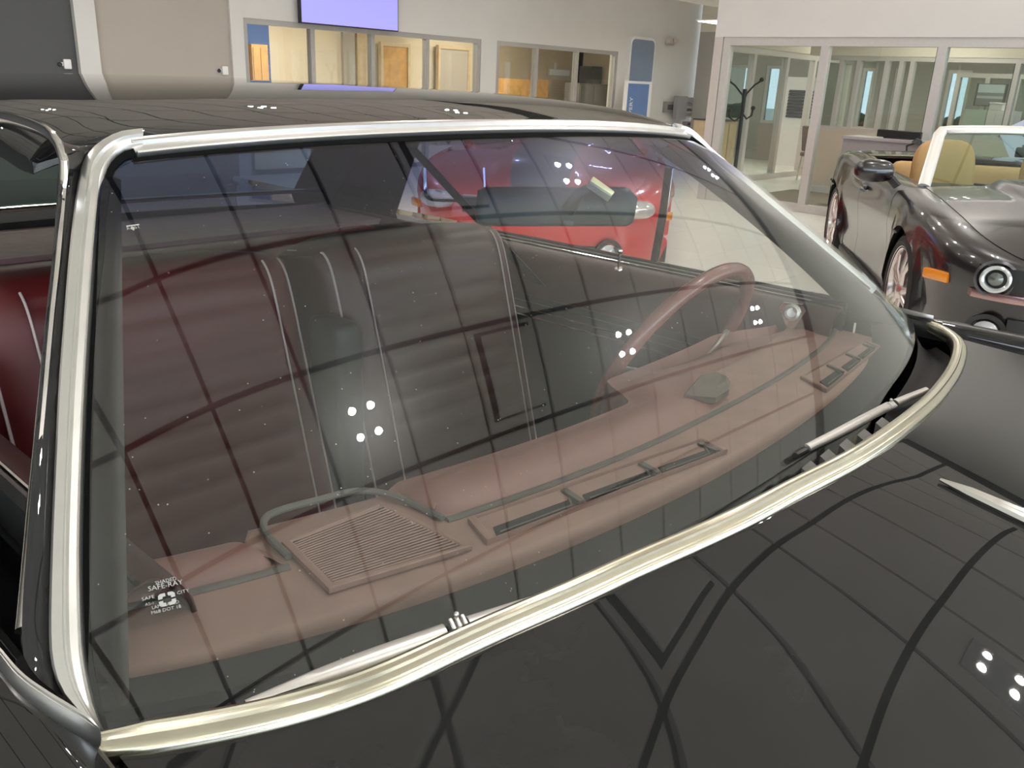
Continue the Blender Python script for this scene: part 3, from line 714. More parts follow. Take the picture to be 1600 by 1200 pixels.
# rear bench, parcel shelf
MB().rbox((0, 1.52, .70), (1.36, .16, .58), .06, 4, R=Matrix.Rotation(-.22, 3, 'X')).build('rear_seat_back', m_red_in, CAR)
MB().rbox((0, 1.25, .42), (1.36, .5, .16), .05, 4).build('rear_seat_cushion', m_red_in, CAR)
MB().bb((-.72, 1.56, .985), (.72, 1.93, 1.0)).build('parcel_shelf', mat('shelf_mauve', (.20, .12, .12), .8, noise=.1), CAR, smooth=False)
for s in (1, -1):
    MB().rbox((s*.71, 1.62, .93), (.06, .62, .15), .025, 3).build('rear_side_trim', m_vinyl, CAR)
    P = [[G(s*.975, v).lerp(G(s*.975, v)+V((s*.012, .125, .0)), t)+V((-s*.012*sin(pi*t)-s*.006, 0.006, -.012)) for t in frange(0, 1, 5)] for v in frange(.02, .96, 20)]
    MB().slab(P, V((s*.006, .0, -.004))).build('pillar_garnish', mat('garnish_sheen_grey', (.13, .14, .13), .5, noise=.08) if s > 0 else mat('garnish_maroon', (.05, .04, .038), .5, noise=.08), CAR, ang=60)  # driver side coloured lighter for a bright reflection, passenger side kept darker
# driver-side glass: pane, vent post, quarter window edge, belt, mirror control
vp = [at(1045, 262, x=.725), at(1036, 330, x=.732), at(1022, 408, x=.738)]
MB().tube(resample(vp, 8), [(.006, .011)]*8, 8, flat=(1, 0, 0)).build('vent_window_post', m_teal, CAR)
MB().tube([p+V((-.004, -.012, 0)) for p in resample(vp, 8)], .0025, 8).build('vent_post_trim', m_chrome, CAR)
qw = [at(664, 262, x=.70), at(665, 300, x=.70), at(670, 309, x=.70), at(682, 312, x=.70), at(725, 313, x=.70)]
MB().tube(resample(qw, 16), .006, 8).build('quarter_window_trim', m_chrome, CAR)
MB().tube([at(756, 262, x=.715), at(758, 305, x=.715)], .0035, 8).build('door_glass_edge', m_chrome, CAR)
sb0, sb1 = at(672, 262, x=.66), at(722, 316, x=.66)
d = (sb1-sb0); sb0 = sb0-d*.6; sb1 = sb1+d*2.2; w_ = V((0, .024, 0))
MB().slab([[sb0-w_, sb0+w_], [sb1-w_, sb1+w_]], V((.003, 0, 0))).build('shoulder_belt', m_inblack, CAR, smooth=False)
kc = at(1240, 489, x=.70); ec = V((-.9, -.35, .25)).normalized()
rc = empty('mirror_control'); rc.parent = CAR
tri = [kc+V((-.004, a, b)) for a, b in ((-.030, .012), (-.020, .024), (.022, .020), (.030, .008), (.004, -.034), (-.010, -.032))]
MB().prism(tri, (-.006, 0, 0)).build('control_plate', m_chrome, rc, ang=20)
MB().lathe([(.018, 0), (.018, .010), (.013, .012), (.010, .004), (.0001, .003)], kc+V((-.008, 0, .002)), (-1, -.2, .2), 20).build('control_bezel', m_silver, rc)
lk = at(967, 412, x=.705)
lkb = empty('lock_knob'); lkb.parent = CAR
MB().tube([lk+V((0, 0, -.015)), lk+V((0, 0, .026))], .003, 8).build('stem', m_chrome, lkb)
MB().lathe([(.0001, .036), (.006, .035), (.0075, .030), (.006, .026), (.003, .024)], lk, (0, 0, 1), 12).build('knob', m_chrome, lkb)
MB().lathe([(.003, 0), (.010, -.001), (.011, -.004)], lk+V((0, 0, -.010)), (-.3, 0, 1), 12).build('escutcheon', m_chrome, lkb)
# wipers, lying behind the hood edge
def gp(q, off=.010): h, n = on_glass(*q); return h+n*off
def wiper(name, blade, arm, clip, rub, w0=.0025):
    w = empty(name); w.parent = CAR
    bp = resample([gp(q, .012) for q in blade], 16)
    MB().tube(bp, [(.003, lerp(w0, .0075, sin(pi*min(1, i/10)/2))) for i in range(16)], 8, flat=(0, -.5, .8)).build('blade_holder', m_silver, w)
    MB().tube([p+V((0, .002, -.006)) for p in bp], [(.005, .002)]*16, 6, flat=(0, -.5, .8)).build('blade_rubber', m_blackrub, w)
    if rub: MB().tube([gp(q, .008) for q in rub], .0045, 8).build('blade_tip', m_blackrub, w)
    ap = resample([gp(q, .014) for q in arm], 12)
    MB().tube(ap, [(.003, .007)]*12, 8, flat=(0, -.5, .8)).build('wiper_arm', m_silver, w)
    c = gp(clip, .016); dx = (bp[-1]-bp[0]).normalized(); nz = V((0, -.55, .83)); ny = nz.cross(dx).normalized(); nz = dx.cross(ny).normalized()
    RR = Matrix((dx, ny, nz)).transposed()
    k = MB()
    for a in (-.006, 0, .006): k.rbox(c+RR @ V((a, 0, .000)), (.004, .013, .007), .001, 1, R=RR)
    k.rbox(c+RR @ V((0, 0, -.003)), (.016, .009, .004), .001, 1, R=RR)
    k.build('wiper_clip', m_silver, w); MB().sph(c+RR @ V((0, .007, .005)), .0026, 6).build('clip_pin', m_silver, w)
wiper('windshield_wiper', [(380, 1104), (470, 1070), (560, 1038), (640, 1010), (688, 993)], [(722, 982), (800, 957), (880, 932), (960, 905)], (704, 984), None)
wiper('windshield_wiper', [(1252, 706), (1300, 682), (1345, 658), (1382, 640)], [(1390, 637), (1412, 628), (1440, 617)], (1382, 642), [(1236, 717), (1252, 708)], .0062)
for q, ang in (((1270, 735), .6), ((1298, 716), .5), ((1327, 699), .45), ((1355, 683), .4), ((1383, 664), .35)):
    p = at(*q, z=.988)
    MB().prism([p+V(v) for v in ((-.022, -.008, 0), (.012, -.004, 0), (.020, .012, .003), (-.010, .010, .003))], (0, 0, -.02)).build('cowl_vane', mat('cowl_grey', (.10, .095, .09), .5, noise=.2), CAR, smooth=False)

# writing on the glass
def glass_text(txt, p0, p1, name, h=None, off=.0012):
    a, n = on_glass(*p0, off=off); b, _ = on_glass(*p1, off=off)
    cu = bpy.data.curves.new('t', 'FONT'); cu.body = txt; cu.resolution_u = 2; to = bpy.data.objects.new('t', cu); COL.objects.link(to)
    bpy.context.view_layer.update(); dg = bpy.context.evaluated_depsgraph_get()
    me = bpy.data.meshes.new_from_object(to.evaluated_get(dg)); bpy.data.objects.remove(to)
    xs_ = [v.co.x for v in me.vertices]; ys_ = [v.co.y for v in me.vertices]; w = max(xs_)-min(xs_); hh = max(ys_)-min(ys_)
    dx = (b-a); L = dx.length; dx.normalize(); dy = n.cross(dx); dy = dy if dy.z > 0 else -dy
    hp = h or 8; q1, _ = on_glass(p0[0]+hp*.12, p0[1]-hp, off=off); sy = abs((q1-a).dot(dy))/hh
    for v in me.vertices: v.co = a + dx*((v.co.x-min(xs_))/w*L) + dy*((v.co.y-min(ys_))*sy)
    return link(name, me, m_print, mark, smooth=False)
mark = empty('glass_markings'); mark.parent = CAR
glass_text('SHADED', (243, 915), (276, 907), 'lettering', 6)
glass_text('SAFE-RAY', (232, 925), (286, 913), 'lettering', 8)
glass_text('SAFE', (222, 940), (242, 935), 'lettering', 5.5)
glass_text('AS-1', (227, 948), (240, 945), 'lettering', 5)
glass_text('CITY', (277, 930), (296, 925), 'lettering', 5.5)
glass_text('LAMINATED', (238, 953), (280, 943), 'lettering', 5.5)
glass_text('M68 DOT 18', (237, 961), (283, 950), 'lettering', 5.5)
lc, ln = on_glass(261, 937, off=.0012); lx = (on_glass(280, 932)[0]-on_glass(242, 942)[0]).normalized(); ly = ln.cross(lx); ly = ly if ly.z > 0 else -ly
eh = abs((on_glass(263, 926, off=.0012)[0]-lc).dot(ly)); ew = (on_glass(274, 934)[0]-lc).length
b = MB()
for k in range(4):
    a = k*pi/2
    pts = [(.2, 1.0), (.75, .95), (1.0, .7), (1.0, .1), (.50, .1), (.50, .42), (.2, .50)]
    b.prism([lc + lx*((x*cos(a)-y*sin(a))*ew) + ly*((x*sin(a)+y*cos(a))*eh) for x, y in pts], ln*.0003)
b.build('maker_emblem', m_print, mark, smooth=False)
glass_text('A', (199, 361), (204, 360), 'lettering', 6); glass_text('S1', (211, 359), (218, 358), 'lettering', 6)
b0, n0_ = on_glass(198, 356, off=.0012); b1, _ = on_glass(218, 353, off=.0012); up_ = n0_.cross(b1-b0).normalized()
MB().prism([b0, b1, b1+up_*.0016, b0+up_*.0016], n0_*.0003).build('printed_bar', m_print, mark, smooth=False)
dm, _ = on_glass(207.5, 358.5, off=.0012); dx_ = (b1-b0).normalized(); uu = up_ if up_.z > 0 else -up_
MB().prism([dm-uu*.0035, dm+dx_*.0022+uu*.0005, dm+uu*.0035, dm-dx_*.0022+uu*.0005], n0_*.0003).build('printed_arrow', m_print, mark, smooth=False)
# ==PART4==
# ------------------------------------------------------------------ things around the showroom
m_wood = mat('oak', (.55, .30, .10), .5, noise=.15, nscale=9)
m_lwood = mat('pale_wood', (.55, .42, .27), .5, noise=.10, nscale=9)
m_black = mat('black_plastic', (.012, .012, .013), .4)
m_grey = mat('grey_laminate', (.27, .24, .24), .4, noise=.03)
m_wplast = mat('white_plastic', (.75, .74, .72), .4)
# wall screen
a, b = at(471, 0, y=10.36), at(622, 48, y=10.36)
tv = empty('wall_screen', ((a.x+b.x)/2, 10.49, b.z), 0, 'large flat screen glowing lavender high on the white wall', 'screen')
w = b.x-a.x
MB().bb((-w/2-.015, -.12, -.015), (w/2+.015, -.05, .95)).build('screen_case', m_black, tv, smooth=False)
MB().bb((-w/2, -.124, 0), (w/2, -.1205, .935)).build('display', mat('lavender_display', (.34, .33, .80), .3, emit=.55, noise=.0), tv, smooth=False)
MB().bb((-.3, -.05, .2), (.3, .0, .7)).build('wall_bracket', m_black, tv, smooth=False)
# sensors, emergency light
for px, py, lab in ((100, 100, 'small white wall sensor on the dark grey wall'), (347, 110, 'small white wall sensor on the beige wall')):
    p = at(px, py, y=10.5); s = empty('wall_sensor', (p.x, 10.5, p.z), 0, lab, 'sensor')
    MB().rbox((.03, -.02, 0), (.085, .04, .11), .012, 2).build('sensor_body', m_wplast, s)
    MB().lathe([(.0001, .012), (.022, .010), (.026, 0)], (-.05, -.015, -.005), (0, -1, 0), 12).build('sensor_eye', m_black, s)
    MB().bb((-.06, -.012, -.02), (.0, 0, .02)).build('sensor_arm', m_wplast, s, smooth=False)
p = at(1045, 65, y=10.5); e = empty('emergency_light', (p.x, 10.5, p.z), 0, 'twin-head emergency light on the white wall by the tall blue sign', 'light')
MB().rbox((0, -.03, 0), (.30, .06, .12), .015, 2).build('light_body', mat('pale_taupe', (.55, .50, .45), .5), e)
for s in (-.11, .13): MB().lathe([(.0001, .05), (.06, .045), (.065, 0), (.03, -.03)], (s, -.08, .03), (.0, -1, -.1), 14).build('lamp_head', MATS['pale_taupe'], e)
# tall blue sign and lower panel
a, b = at(991, 56, y=10.35), at(1026, 100, y=10.35)
m_bsign = mat('pale_blue_panel', (.20, .245, .33), .3, noise=.05, nscale=3); m_bsign2 = mat('blue_panel', (.12, .20, .40), .3, noise=.05, nscale=3)
sg_ = empty('tall_blue_sign', (a.x, 10.5, 0), 0, 'tall pale blue sign panel with rounded top and white edge', 'sign')
def rpanel(w, h, z0, y, r, n=6):
    pts = [V((0, y, z0)), V((w, y, z0))]
    for cx, cz, s in ((w-r, z0+h-r, 0), (r, z0+h-r, pi/2)):
        pts += [V((cx+r*cos(s+k*pi/2/n), y, cz+r*sin(s+k*pi/2/n))) for k in range(n+1)]
    return pts
ww = b.x-a.x; hh = a.z-.05
MB().prism(rpanel(ww, hh, .05, 0, .14), (0, -.08, 0)).build('panel_edge', m_wplast, sg_, ang=30)
MB().prism([p+V((.05, -.08, 0)) for p in rpanel(ww-.10, hh-.05, .05, 0, .11)], (0, -.015, 0)).build('panel_face', m_bsign, sg_, ang=30)
MB().bb((-.05, -.15, 0), (ww+.05, .0, .05)).build('sign_base', m_wplast, sg_, smooth=False)
a, b = at(979, 126, y=10.05), at(1016, 160, y=10.05)
s2 = empty('small_blue_sign', (a.x, 10.1, 0), 0, 'lower deep blue sign with white vertical lettering before the tall sign', 'sign')
ww = b.x-a.x; hh = a.z
MB().bb((0, -.06, 0), (ww, 0, hh)).build('panel_edge', m_wplast, s2, smooth=False)
MB().bb((.06, -.07, .05), (ww-.12, -.06, hh-.05)).build('panel_face', m_bsign2, s2, smooth=False)
def flat_text(txt, loc, dx, dy, h, name, m, parent):
    cu = bpy.data.curves.new('t', 'FONT'); cu.body = txt; cu.size = h; cu.extrude = .001; to = bpy.data.objects.new('t', cu); COL.objects.link(to)
    bpy.context.view_layer.update(); me = bpy.data.meshes.new_from_object(to.evaluated_get(bpy.context.evaluated_depsgraph_get())); bpy.data.objects.remove(to)
    dx, dy = V(dx), V(dy); n = dx.cross(dy)
    for v in me.vertices: v.co = V(loc)+dx*v.co.x+dy*v.co.y+n*v.co.z
    return link(name, me, m, parent, smooth=False)
flat_text('DELIVERY', (.24, -.073, hh-.95), (0, 0, 1), (-1, 0, 0), .15, 'lettering', m_wplast, s2)
# brochure boxes on the wall by the corner
bx = [((1041, 159, 1058, 176), 'grey framed photo of a dark car, leftmost of the wall cluster', 'dark'), ((1066, 161, 1088, 181), 'grey framed photo of a car, rightmost of the wall cluster', 'car'), ((1059, 150, 1071, 186), 'narrow grey upright panel between the two framed car photos', None), ((1072, 152, 1087, 159.5), 'short pale grey panel above the right framed car photo', None), ((1071, 190, 1084, 199), 'small dark framed photo low on the white wall corner', 'dark')]
for (x0, y0, x1, y1), lab, kind in bx:
    yy = {0: 10.42, 1: 10.42, 2: 10.30, 3: 10.42, 4: 10.42}[bx.index(((x0, y0, x1, y1), lab, kind))]
    a, b = at(x0, y0, y=yy), at(x1, y1, y=yy); w, h = b.x-a.x, a.z-b.z
    o = empty('picture_panel', (a.x, 10.5 if yy > 10.35 else 10.39, b.z), 0, lab, 'picture')
    MB().bb((0, -.08 if kind else -.10, 0), (w, 0, h)).build('panel_board', m_grey if kind else mat('mid_grey', (.30, .29, .29), .5), o, smooth=False)
    if kind:
        MB().bb((.08, -.084, .06), (w-.06, -.08, h-.06)).build('print_sky', mat('print_pale', (.42, .36, .34), .5) if kind == 'car' else mat('print_dark', (.06, .06, .06), .5), o, smooth=False)
        MB().prism([V((.10, -.088, .10)), V((w-.10, -.088, .10)), V((w-.08, -.088, h*.38)), V((w*.68, -.088, h*.48)), V((w*.5, -.088, h*.60)), V((w*.28, -.088, h*.55)), V((.12, -.088, h*.40))], (0, .004, 0)).build('print_car', mat('print_car', (.08, .08, .10), .4), o, smooth=False)
# corridor light, counter and ornament at the far corner
p = at(1112, 38, y=13.2)
o = empty('linear_light', (p.x, 13.2, p.z), 0, 'bright linear ceiling light in the corridor beyond the white wall', 'light')
MB().bb((-.32, -.3, -.07), (.32, .3, .05)).build('lamp_case', m_wplast, o, smooth=False); MB().bb((-.30, -.28, -.09), (.30, .28, -.07)).build('diffuser', mat('warm_lamp', (1, .9, .75), .5, emit=9), o, smooth=False)
MB().bb((-.02, -.02, .05), (.02, .02, HC-p.z-.02)).build('hanger', m_wplast, o, smooth=False)
a, b = at(1092, 184, y=12.2), at(1106, 184, y=12.2)
o = empty('corridor_counter', ((a.x+b.x)/2, 12.4, 0), 0, 'brown wooden counter at the corner beyond the white wall', 'counter')
MB().bb((-.6, -.2, 0), (.5, .25, a.z-.03)).build('counter_body', m_wood, o, smooth=False); MB().bb((-.63, -.23, a.z-.03), (.53, .28, a.z)).build('counter_top', m_wood, o, smooth=False)
p = at(1104, 178, y=12.35)
tag(MB().lathe([(.0001, 0), (.10, .0), (.13, .06), (.14, .13), (.09, .22), (.04, .26), (.0001, .26)], (p.x, 12.35, a.z), (0, 0, 1), 16).build('pink_vase', mat('pale_pink', (.70, .42, .36), .5)), 'small pale pink rounded vase standing on the brown counter', 'vase')
# office behind window 1: blue wall panel, cabinet, doors
x0, x1 = at(384, 100, y=13.95).x, at(423, 100, y=13.95).x
struct(MB().bb((x0-.4, 13.96, 0), (x1, 14.0, 2.7)).build('trim_5', mat('office_blue', (.05, .11, .32), .7), None, smooth=False))
x0, x1 = at(388, 70, y=13.6).x, at(413, 70, y=13.6).x; zt = at(395, 69, y=13.6).z
o = empty('oak_cabinet', ((x0+x1)/2, 13.7, 0), 0, 'tall oak cabinet before the blue office wall', 'cabinet')
w = (x1-x0)/2; MB().bb((-w, -.2, 0), (w, .22, zt)).build('cabinet_body', m_wood, o, smooth=False)
for s in (-1, 1):
    d = MB().bb((min(s*.01, s*(w-.02)), -.215, .08), (max(s*.01, s*(w-.02)), -.2, zt-.05)).build('cabinet_door', m_wood, o, smooth=False); MB().tube([(s*.04, -.235, .9), (s*.04, -.235, 1.1)], .008, 6).build('handle', m_chrome, d)
def inner_door(n, px0, px1, py, m, y):
    x0, x1 = at(px0, py+10, y=y).x, at(px1, py+10, y=y).x; z = at((px0+px1)/2, py, y=y).z
    d = empty('door_%d' % n, ((x0+x1)/2, y, 0)); d['kind'] = 'structure'; w = (x1-x0)/2
    MB().bb((-w+.06, -.04, 0), (w-.06, .0, z-.07)).build('door_leaf', m, d, smooth=False)
    for s in (-1, 1): MB().bb((min(s*w, s*(w-.06)), -.07, 0), (max(s*w, s*(w-.06)), .02, z)).build('door_jamb', m_lwood, d, smooth=False)
    MB().bb((-w+.06, -.07, z-.07), (w-.06, .02, z)).build('door_head', m_lwood, d, smooth=False)
    MB().tube([(-w+.14, -.07, 1.0), (-w+.26, -.07, 1.0)], .012, 8).build('door_handle', m_chrome, d)
inner_door(1, 592, 638, 67, m_wood, 13.9); inner_door(2, 682, 732, 72, m_beige, 13.9)
for k, (p0, p1) in enumerate(((538, 556), (560, 575))):
    x0, x1 = at(p0, 80, y=13.9).x, at(p1, 80, y=13.9).x
    struct(MB().bb((x0, 13.93, 0), (x1, 14.0, 2.7)).build('trim_%d' % (6+k), (m_beige, m_lwood)[k], None, smooth=False))
# office behind window 2
x0, x1 = at(790, 124, y=12.9).x, at(858, 124, y=12.9).x; zt = at(800, 123, y=12.9).z
o = empty('oak_credenza', ((x0+x1)/2, 13.1, 0), 0, 'long oak credenza in the office right of the screen', 'cabinet'); w = (x1-x0)/2
MB().bb((-w, -.2, 0), (w, .25, zt)).build('cabinet_body', m_wood, o, smooth=False)
for k in range(3): MB().bb((-w+.03+k*(2*w-.03)/3, -.215, .1), (-w+(k+1)*(2*w-.03)/3, -.2, zt-.05)).build('cabinet_door', m_wood, o, smooth=False)
x0, x1 = at(906, 132, y=12.6).x, at(950, 132, y=12.6).x; zt = at(930, 131, y=12.6).z
o = empty('grey_sideboard', ((x0+x1)/2, 12.8, 0), 0, 'grey sideboard inside the office at the far right pane', 'cabinet'); w = (x1-x0)/2
MB().bb((-w, -.2, 0), (w, .25, zt)).build('cabinet_body', m_grey, o, smooth=False)
for k in range(2): MB().bb((-w+.02+k*w, -.215, .05), (-w+(k+1)*w-.02, -.2, zt-.04)).build('cabinet_door', mat('mid_grey', (.30, .29, .29), .5), o, smooth=False)
x0, x1 = at(943, 105, y=13.3).x, at(954, 105, y=13.3).x
o = tag(empty('dark_locker', (min(17.1, (x0+x1)/2), 13.4, 0), 0), 'tall dark grey locker behind the grey sideboard', 'cabinet'); zt = at(948, 105, y=13.3).z
MB().bb((-.2, -.1, 0), (.2, .3, zt)).build('locker_body', m_dark, o, smooth=False); MB().bb((-.18, -.115, .05), (.18, -.1, zt-.05)).build('locker_door', mat('slate', (.10, .10, .11), .5), o, smooth=False)
x0, x1 = at(860, 108, y=13.9).x, at(893, 118, y=13.9).x; z0, z1 = at(876, 120, y=13.9).z, at(876, 107, y=13.9).z
o = empty('reflection_board', ((x0+x1)/2, 13.98, z0), 0, 'white board standing in for a bright window reflection above the credenza', 'board'); w = (x1-x0)/2
MB().bb((-w, -.03, 0), (w, 0, z1-z0)).build('board_frame', m_frame2, o, smooth=False); MB().bb((-w+.03, -.035, .03), (w-.03, -.03, z1-z0-.03)).build('board_face', mat('reflection_white', (.85, .87, .88), .3), o, smooth=False)  # a bright window reflection, modelled as a white board

# coat stand, chair, counter and planter by the side partition
p = at(1166, 125, x=10.6); cs = empty('coat_stand', (10.6, p.y, 0), 0, 'black metal coat stand behind the glass partition', 'coat stand')
MB().tube([(0, 0, .04), (0, 0, p.z-.12)], .028, 10).build('pole', m_black, cs)
for k, (a, r, z) in enumerate(((pi*.6, .24, 0), (pi*1.55, .22, .02), (pi*.65, .18, -.34), (pi*1.5, .16, -.30))):
    c, s = cos(a), sin(a)
    MB().tube([(0, 0, p.z-.30+z), (.03*c, .03*s, p.z-.2+z), (r*.6*c, r*.6*s, p.z-.08+z), (r*c, r*s, p.z-.02+z)] if k < 2 else [(0, 0, p.z-.14+z), (r*.5*c, r*.5*s, p.z-.22+z), (r*.95*c, r*.95*s, p.z-.17+z), (r*c, r*s, p.z-.08+z)], .013, 8).build('hook', m_black, cs)
    MB().sph((r*c, r*s, p.z-.01+z if k < 2 else p.z-.07+z), .032, 6).build('hook_ball', m_black, cs)
for k in range(4):
    a = k*pi/2+.4; MB().tube([(0, 0, .25), (.12*cos(a), .12*sin(a), .10), (.26*cos(a), .26*sin(a), .015)], .014, 8).build('foot', m_black, cs)
def side_chair(name, loc, rz, m, label):
    c = empty(name, loc, rz, label, 'chair')
    MB().rbox((0, 0, .44), (.46, .46, .07), .02, 2).build('seat', m, c)
    MB().rbox((0, .22, .70), (.44, .06, .42), .02, 2, R=Matrix.Rotation(-.15, 3, 'X')).build('backrest', m, c)
    for x in (-.2, .2):
        for y in (-.2, .2): MB().tube([(x, y, .42), (x*1.08, y*1.1, 0)], .014, 8).build('leg', m_chrome, c)
    return c
m_gfab = mat('grey_fabric', (.22, .21, .20), .9, noise=.1)
side_chair('side_chair', (13.6, 5.75, 0), 1.2, m_gfab, 'grey side chair with chrome legs behind the open glass door')
side_chair('side_chair', (14.3, 4.6, 0), 2.2, mat('red_fabric', (.35, .03, .05), .8), 'red chair behind the half-height wall, nearer the open door')
side_chair('side_chair', (14.0, 4.05, 0), 2.0, MATS['red_fabric'], 'red chair behind the half-height wall, nearer the parked convertible')
x0 = 13.0; p0, p1 = at(1126, 190, y=7.6), at(1152, 190, y=7.6)
o = empty('pale_wood_cabinet', ((p0.x+p1.x)/2, 7.9, 0), 0, 'pale wooden cabinet seen through the left pane of the partition', 'cabinet'); w = (p1.x-p0.x)/2
MB().bb((-w, -.3, 0), (w, .25, p0.z)).build('cabinet_body', m_lwood, o, smooth=False); MB().bb((-w-.02, -.32, p0.z), (w+.02, .27, p0.z+.03)).build('cabinet_top', m_dark, o, smooth=False)
for k in range(2): MB().bb((-w+.02+k*w, -.315, .08), (-w+(k+1)*w-.02, -.3, p0.z-.04)).build('cabinet_door', m_lwood, o, smooth=False)
o = empty('white_framed_window_panel', (16.2, 7.2, 0)); o.name = 'blind_panel'; p0, p1 = at(1233, 124, x=16.2), at(1272, 188, x=16.2)
tag(o, 'white framed opening with dark blinds beyond the open glass door', 'window blind'); o.location = (16.2, p1.y, p1.z)
w = p0.y-p1.y; h = p0.z-p1.z
MB().bb((0, -.05, -.05), (.06, w+.05, h+.05)).build('panel_frame', m_wplast, o, smooth=False); MB().bb((0, -.05, -p1.z), (.06, w+.05, -.05)).build('lower_panel', m_wplast, o, smooth=False)
for k in range(9): MB().box((-.012, w/2, .05+k*h*.72/9), (.02, w*.86, h*.06), R=Matrix.Rotation(.5, 3, 'Y')).build('blind_slat', mat('slate', (.10, .10, .11), .5), o, smooth=False)
# planter outside left pane
o = empty('green_hedge', (20.5, 8.5, -.3), 0, 'green hedge outside the far window', 'hedge'); b = MB(); rr = random.Random(3)
for k in range(140):
    c = V((rr.uniform(-.6, .6), rr.uniform(-3.5, 3.5), rr.uniform(.2, 1.25))); b.sph(c, rr.uniform(.18, .32), 4)
b.build('foliage', mat('leaf_green', (.12, .26, .07), .8, noise=.3, nscale=8), o)
for k in range(3): MB().tube([(0, -2.5+2.5*k, 0), (.05, -2.5+2.5*k, .5)], .05, 6).build('stem', m_wood, o)
# desk before the partition, with screen bar, lamp, bin
p0, p1 = at(1319, 212, x=9.0), at(1446, 216, x=9.0)
dk = empty('reception_desk', (9.0, (p0.y+p1.y)/2, 0), 0, 'mauve-grey desk with a plain front before the glass partition', 'desk'); w = (p0.y-p1.y)/2; zt = p0.z
MB().bb((0, -w, .02), (.03, w, zt-.03)).build('front_panel', m_grey, dk, smooth=False)
MB().bb((-.02, -w-.02, zt-.03), (.45, w+.02, zt)).build('desk_top', mat('desk_top', (.33, .30, .30), .35), dk, smooth=False)
for s in (-1, 1): MB().bb((.03, s*w-.015, 0), (.42, s*w+.015, zt-.03)).build('desk_side', m_grey, dk, smooth=False)
p0, p1 = at(1372, 203, x=9.2), at(1440, 213, x=9.2)
sb = empty('black_monitor', (9.2, (p0.y+p1.y)/2, zt), 0, 'low black screen bar on top of the mauve-grey desk', 'monitor'); w = (p0.y-p1.y)/2; h = max(.06, p0.z-zt)
MB().rbox((0, 0, h*.5+.01), (.05, 2*w, h), .008, 1).build('monitor_case', m_black, sb); MB().rbox((.02, 0, .006), (.16, .3, .012), .004, 1).build('monitor_foot', m_black, sb)
lp0 = at(1416, 246, x=8.9); lq = at(1417, 228, x=8.9); lr = at(1434, 222, x=8.9)
dl = empty('desk_lamp', (8.90, lp0.y, 0), 0, 'thin black bent-arm lamp in front of the mauve-grey desk', 'lamp')
MB().tube([(0, 0, .0), (0, 0, lp0.z), (0, lq.y-lp0.y, lq.z), (0, lr.y-lp0.y, lr.z)], .012, 8).build('lamp_arm', m_black, dl); MB().lathe([(.0001, .03), (.03, .03), (.06, -.02)], (0, lr.y-lp0.y, lr.z), (0, -.4, 1), 12).build('lamp_shade', m_black, dl); MB().lathe([(.0001, .02), (.10, .018), (.11, 0)], (0, 0, 0), (0, 0, 1), 16).build('lamp_base', m_black, dl)
p = at(1305, 322, z=0); p2 = at(1305, 281, x=p.x)
wb = empty('waste_bin', (p.x, p.y, 0), .2, 'small black waste bin on the floor by the convertible rear wheel', 'bin')
MB().rbox((0, 0, p2.z/2), (.20, .18, p2.z), .02, 2).build('bin_body', m_black, wb); MB().rbox((0, 0, p2.z+.012), (.22, .20, .03), .01, 2).build('bin_lid', m_blackrub, wb)
# things beyond the half-height wall at the right
p0, p1 = at(1526, 130, x=14.9), at(1566, 167, x=14.9)
o = empty('landscape_picture', (15.0, p1.y, p1.z), 0, 'wide grey framed picture with pale horizontal bands behind the right partition glass', 'picture'); w = p0.y-p1.y; h = p0.z-p1.z
MB().bb((-.05, 0, 0), (0, w, h)).build('picture_frame', m_dark, o, smooth=False)
for k, (z0, z1, c) in enumerate(((.03, .34, (.16, .16, .16)), (.34, .45, (.36, .37, .36)), (.45, .60, (.17, .19, .19)), (.60, .97, (.36, .42, .43)))):
    MB().bb((-.055, .03, h*z0), (-.05, w-.03, h*z1)).build('print_band', mat('print_band_%d' % k, c, .5), o, smooth=False)
p0, p1 = at(1541, 172, x=13.4), at(1580, 190, x=13.4)
o = empty('white_cabinet', (13.5, (p0.y+p1.y)/2, 0), 0, 'white cabinet behind the right partition glass', 'cabinet'); w = (p0.y-p1.y)/2
MB().bb((0, -w, 0), (.4, w, p0.z)).build('cabinet_body', m_wplast, o, smooth=False)
for k in range(3): MB().bb((-.015, -w+.01+k*2*w/3, .05), (0, -w-.01+(k+1)*2*w/3, p0.z-.04)).build('cabinet_door', m_wplast, o, smooth=False)
q = at(1558, 168, x=13.6); b = empty('white_box', (13.6, q.y, p0.z), 0, 'small white box on top of the white cabinet', 'box'); MB().rbox((0, 0, .045), (.16, .18, .09), .008, 1).build('box_body', m_wplast, b); MB().rbox((0, 0, .10), (.17, .19, .02), .004, 1).build('box_lid', m_wplast, b)
p0, p1 = at(1508, 170, x=12.9), at(1538, 190, x=12.9)
o = empty('green_glass_screen', (12.9, (p0.y+p1.y)/2, 0), 0, 'pale green glass screen left of the white cabinet', 'screen'); w = (p0.y-p1.y)/2
MB().bb((0, -w, .0), (.02, w, p0.z)).build('screen_panel', mat('pale_green', (.48, .56, .48), .3), o, smooth=False); MB().bb((-.1, -w, 0), (.12, w, .03)).build('screen_foot', m_frame, o, smooth=False)
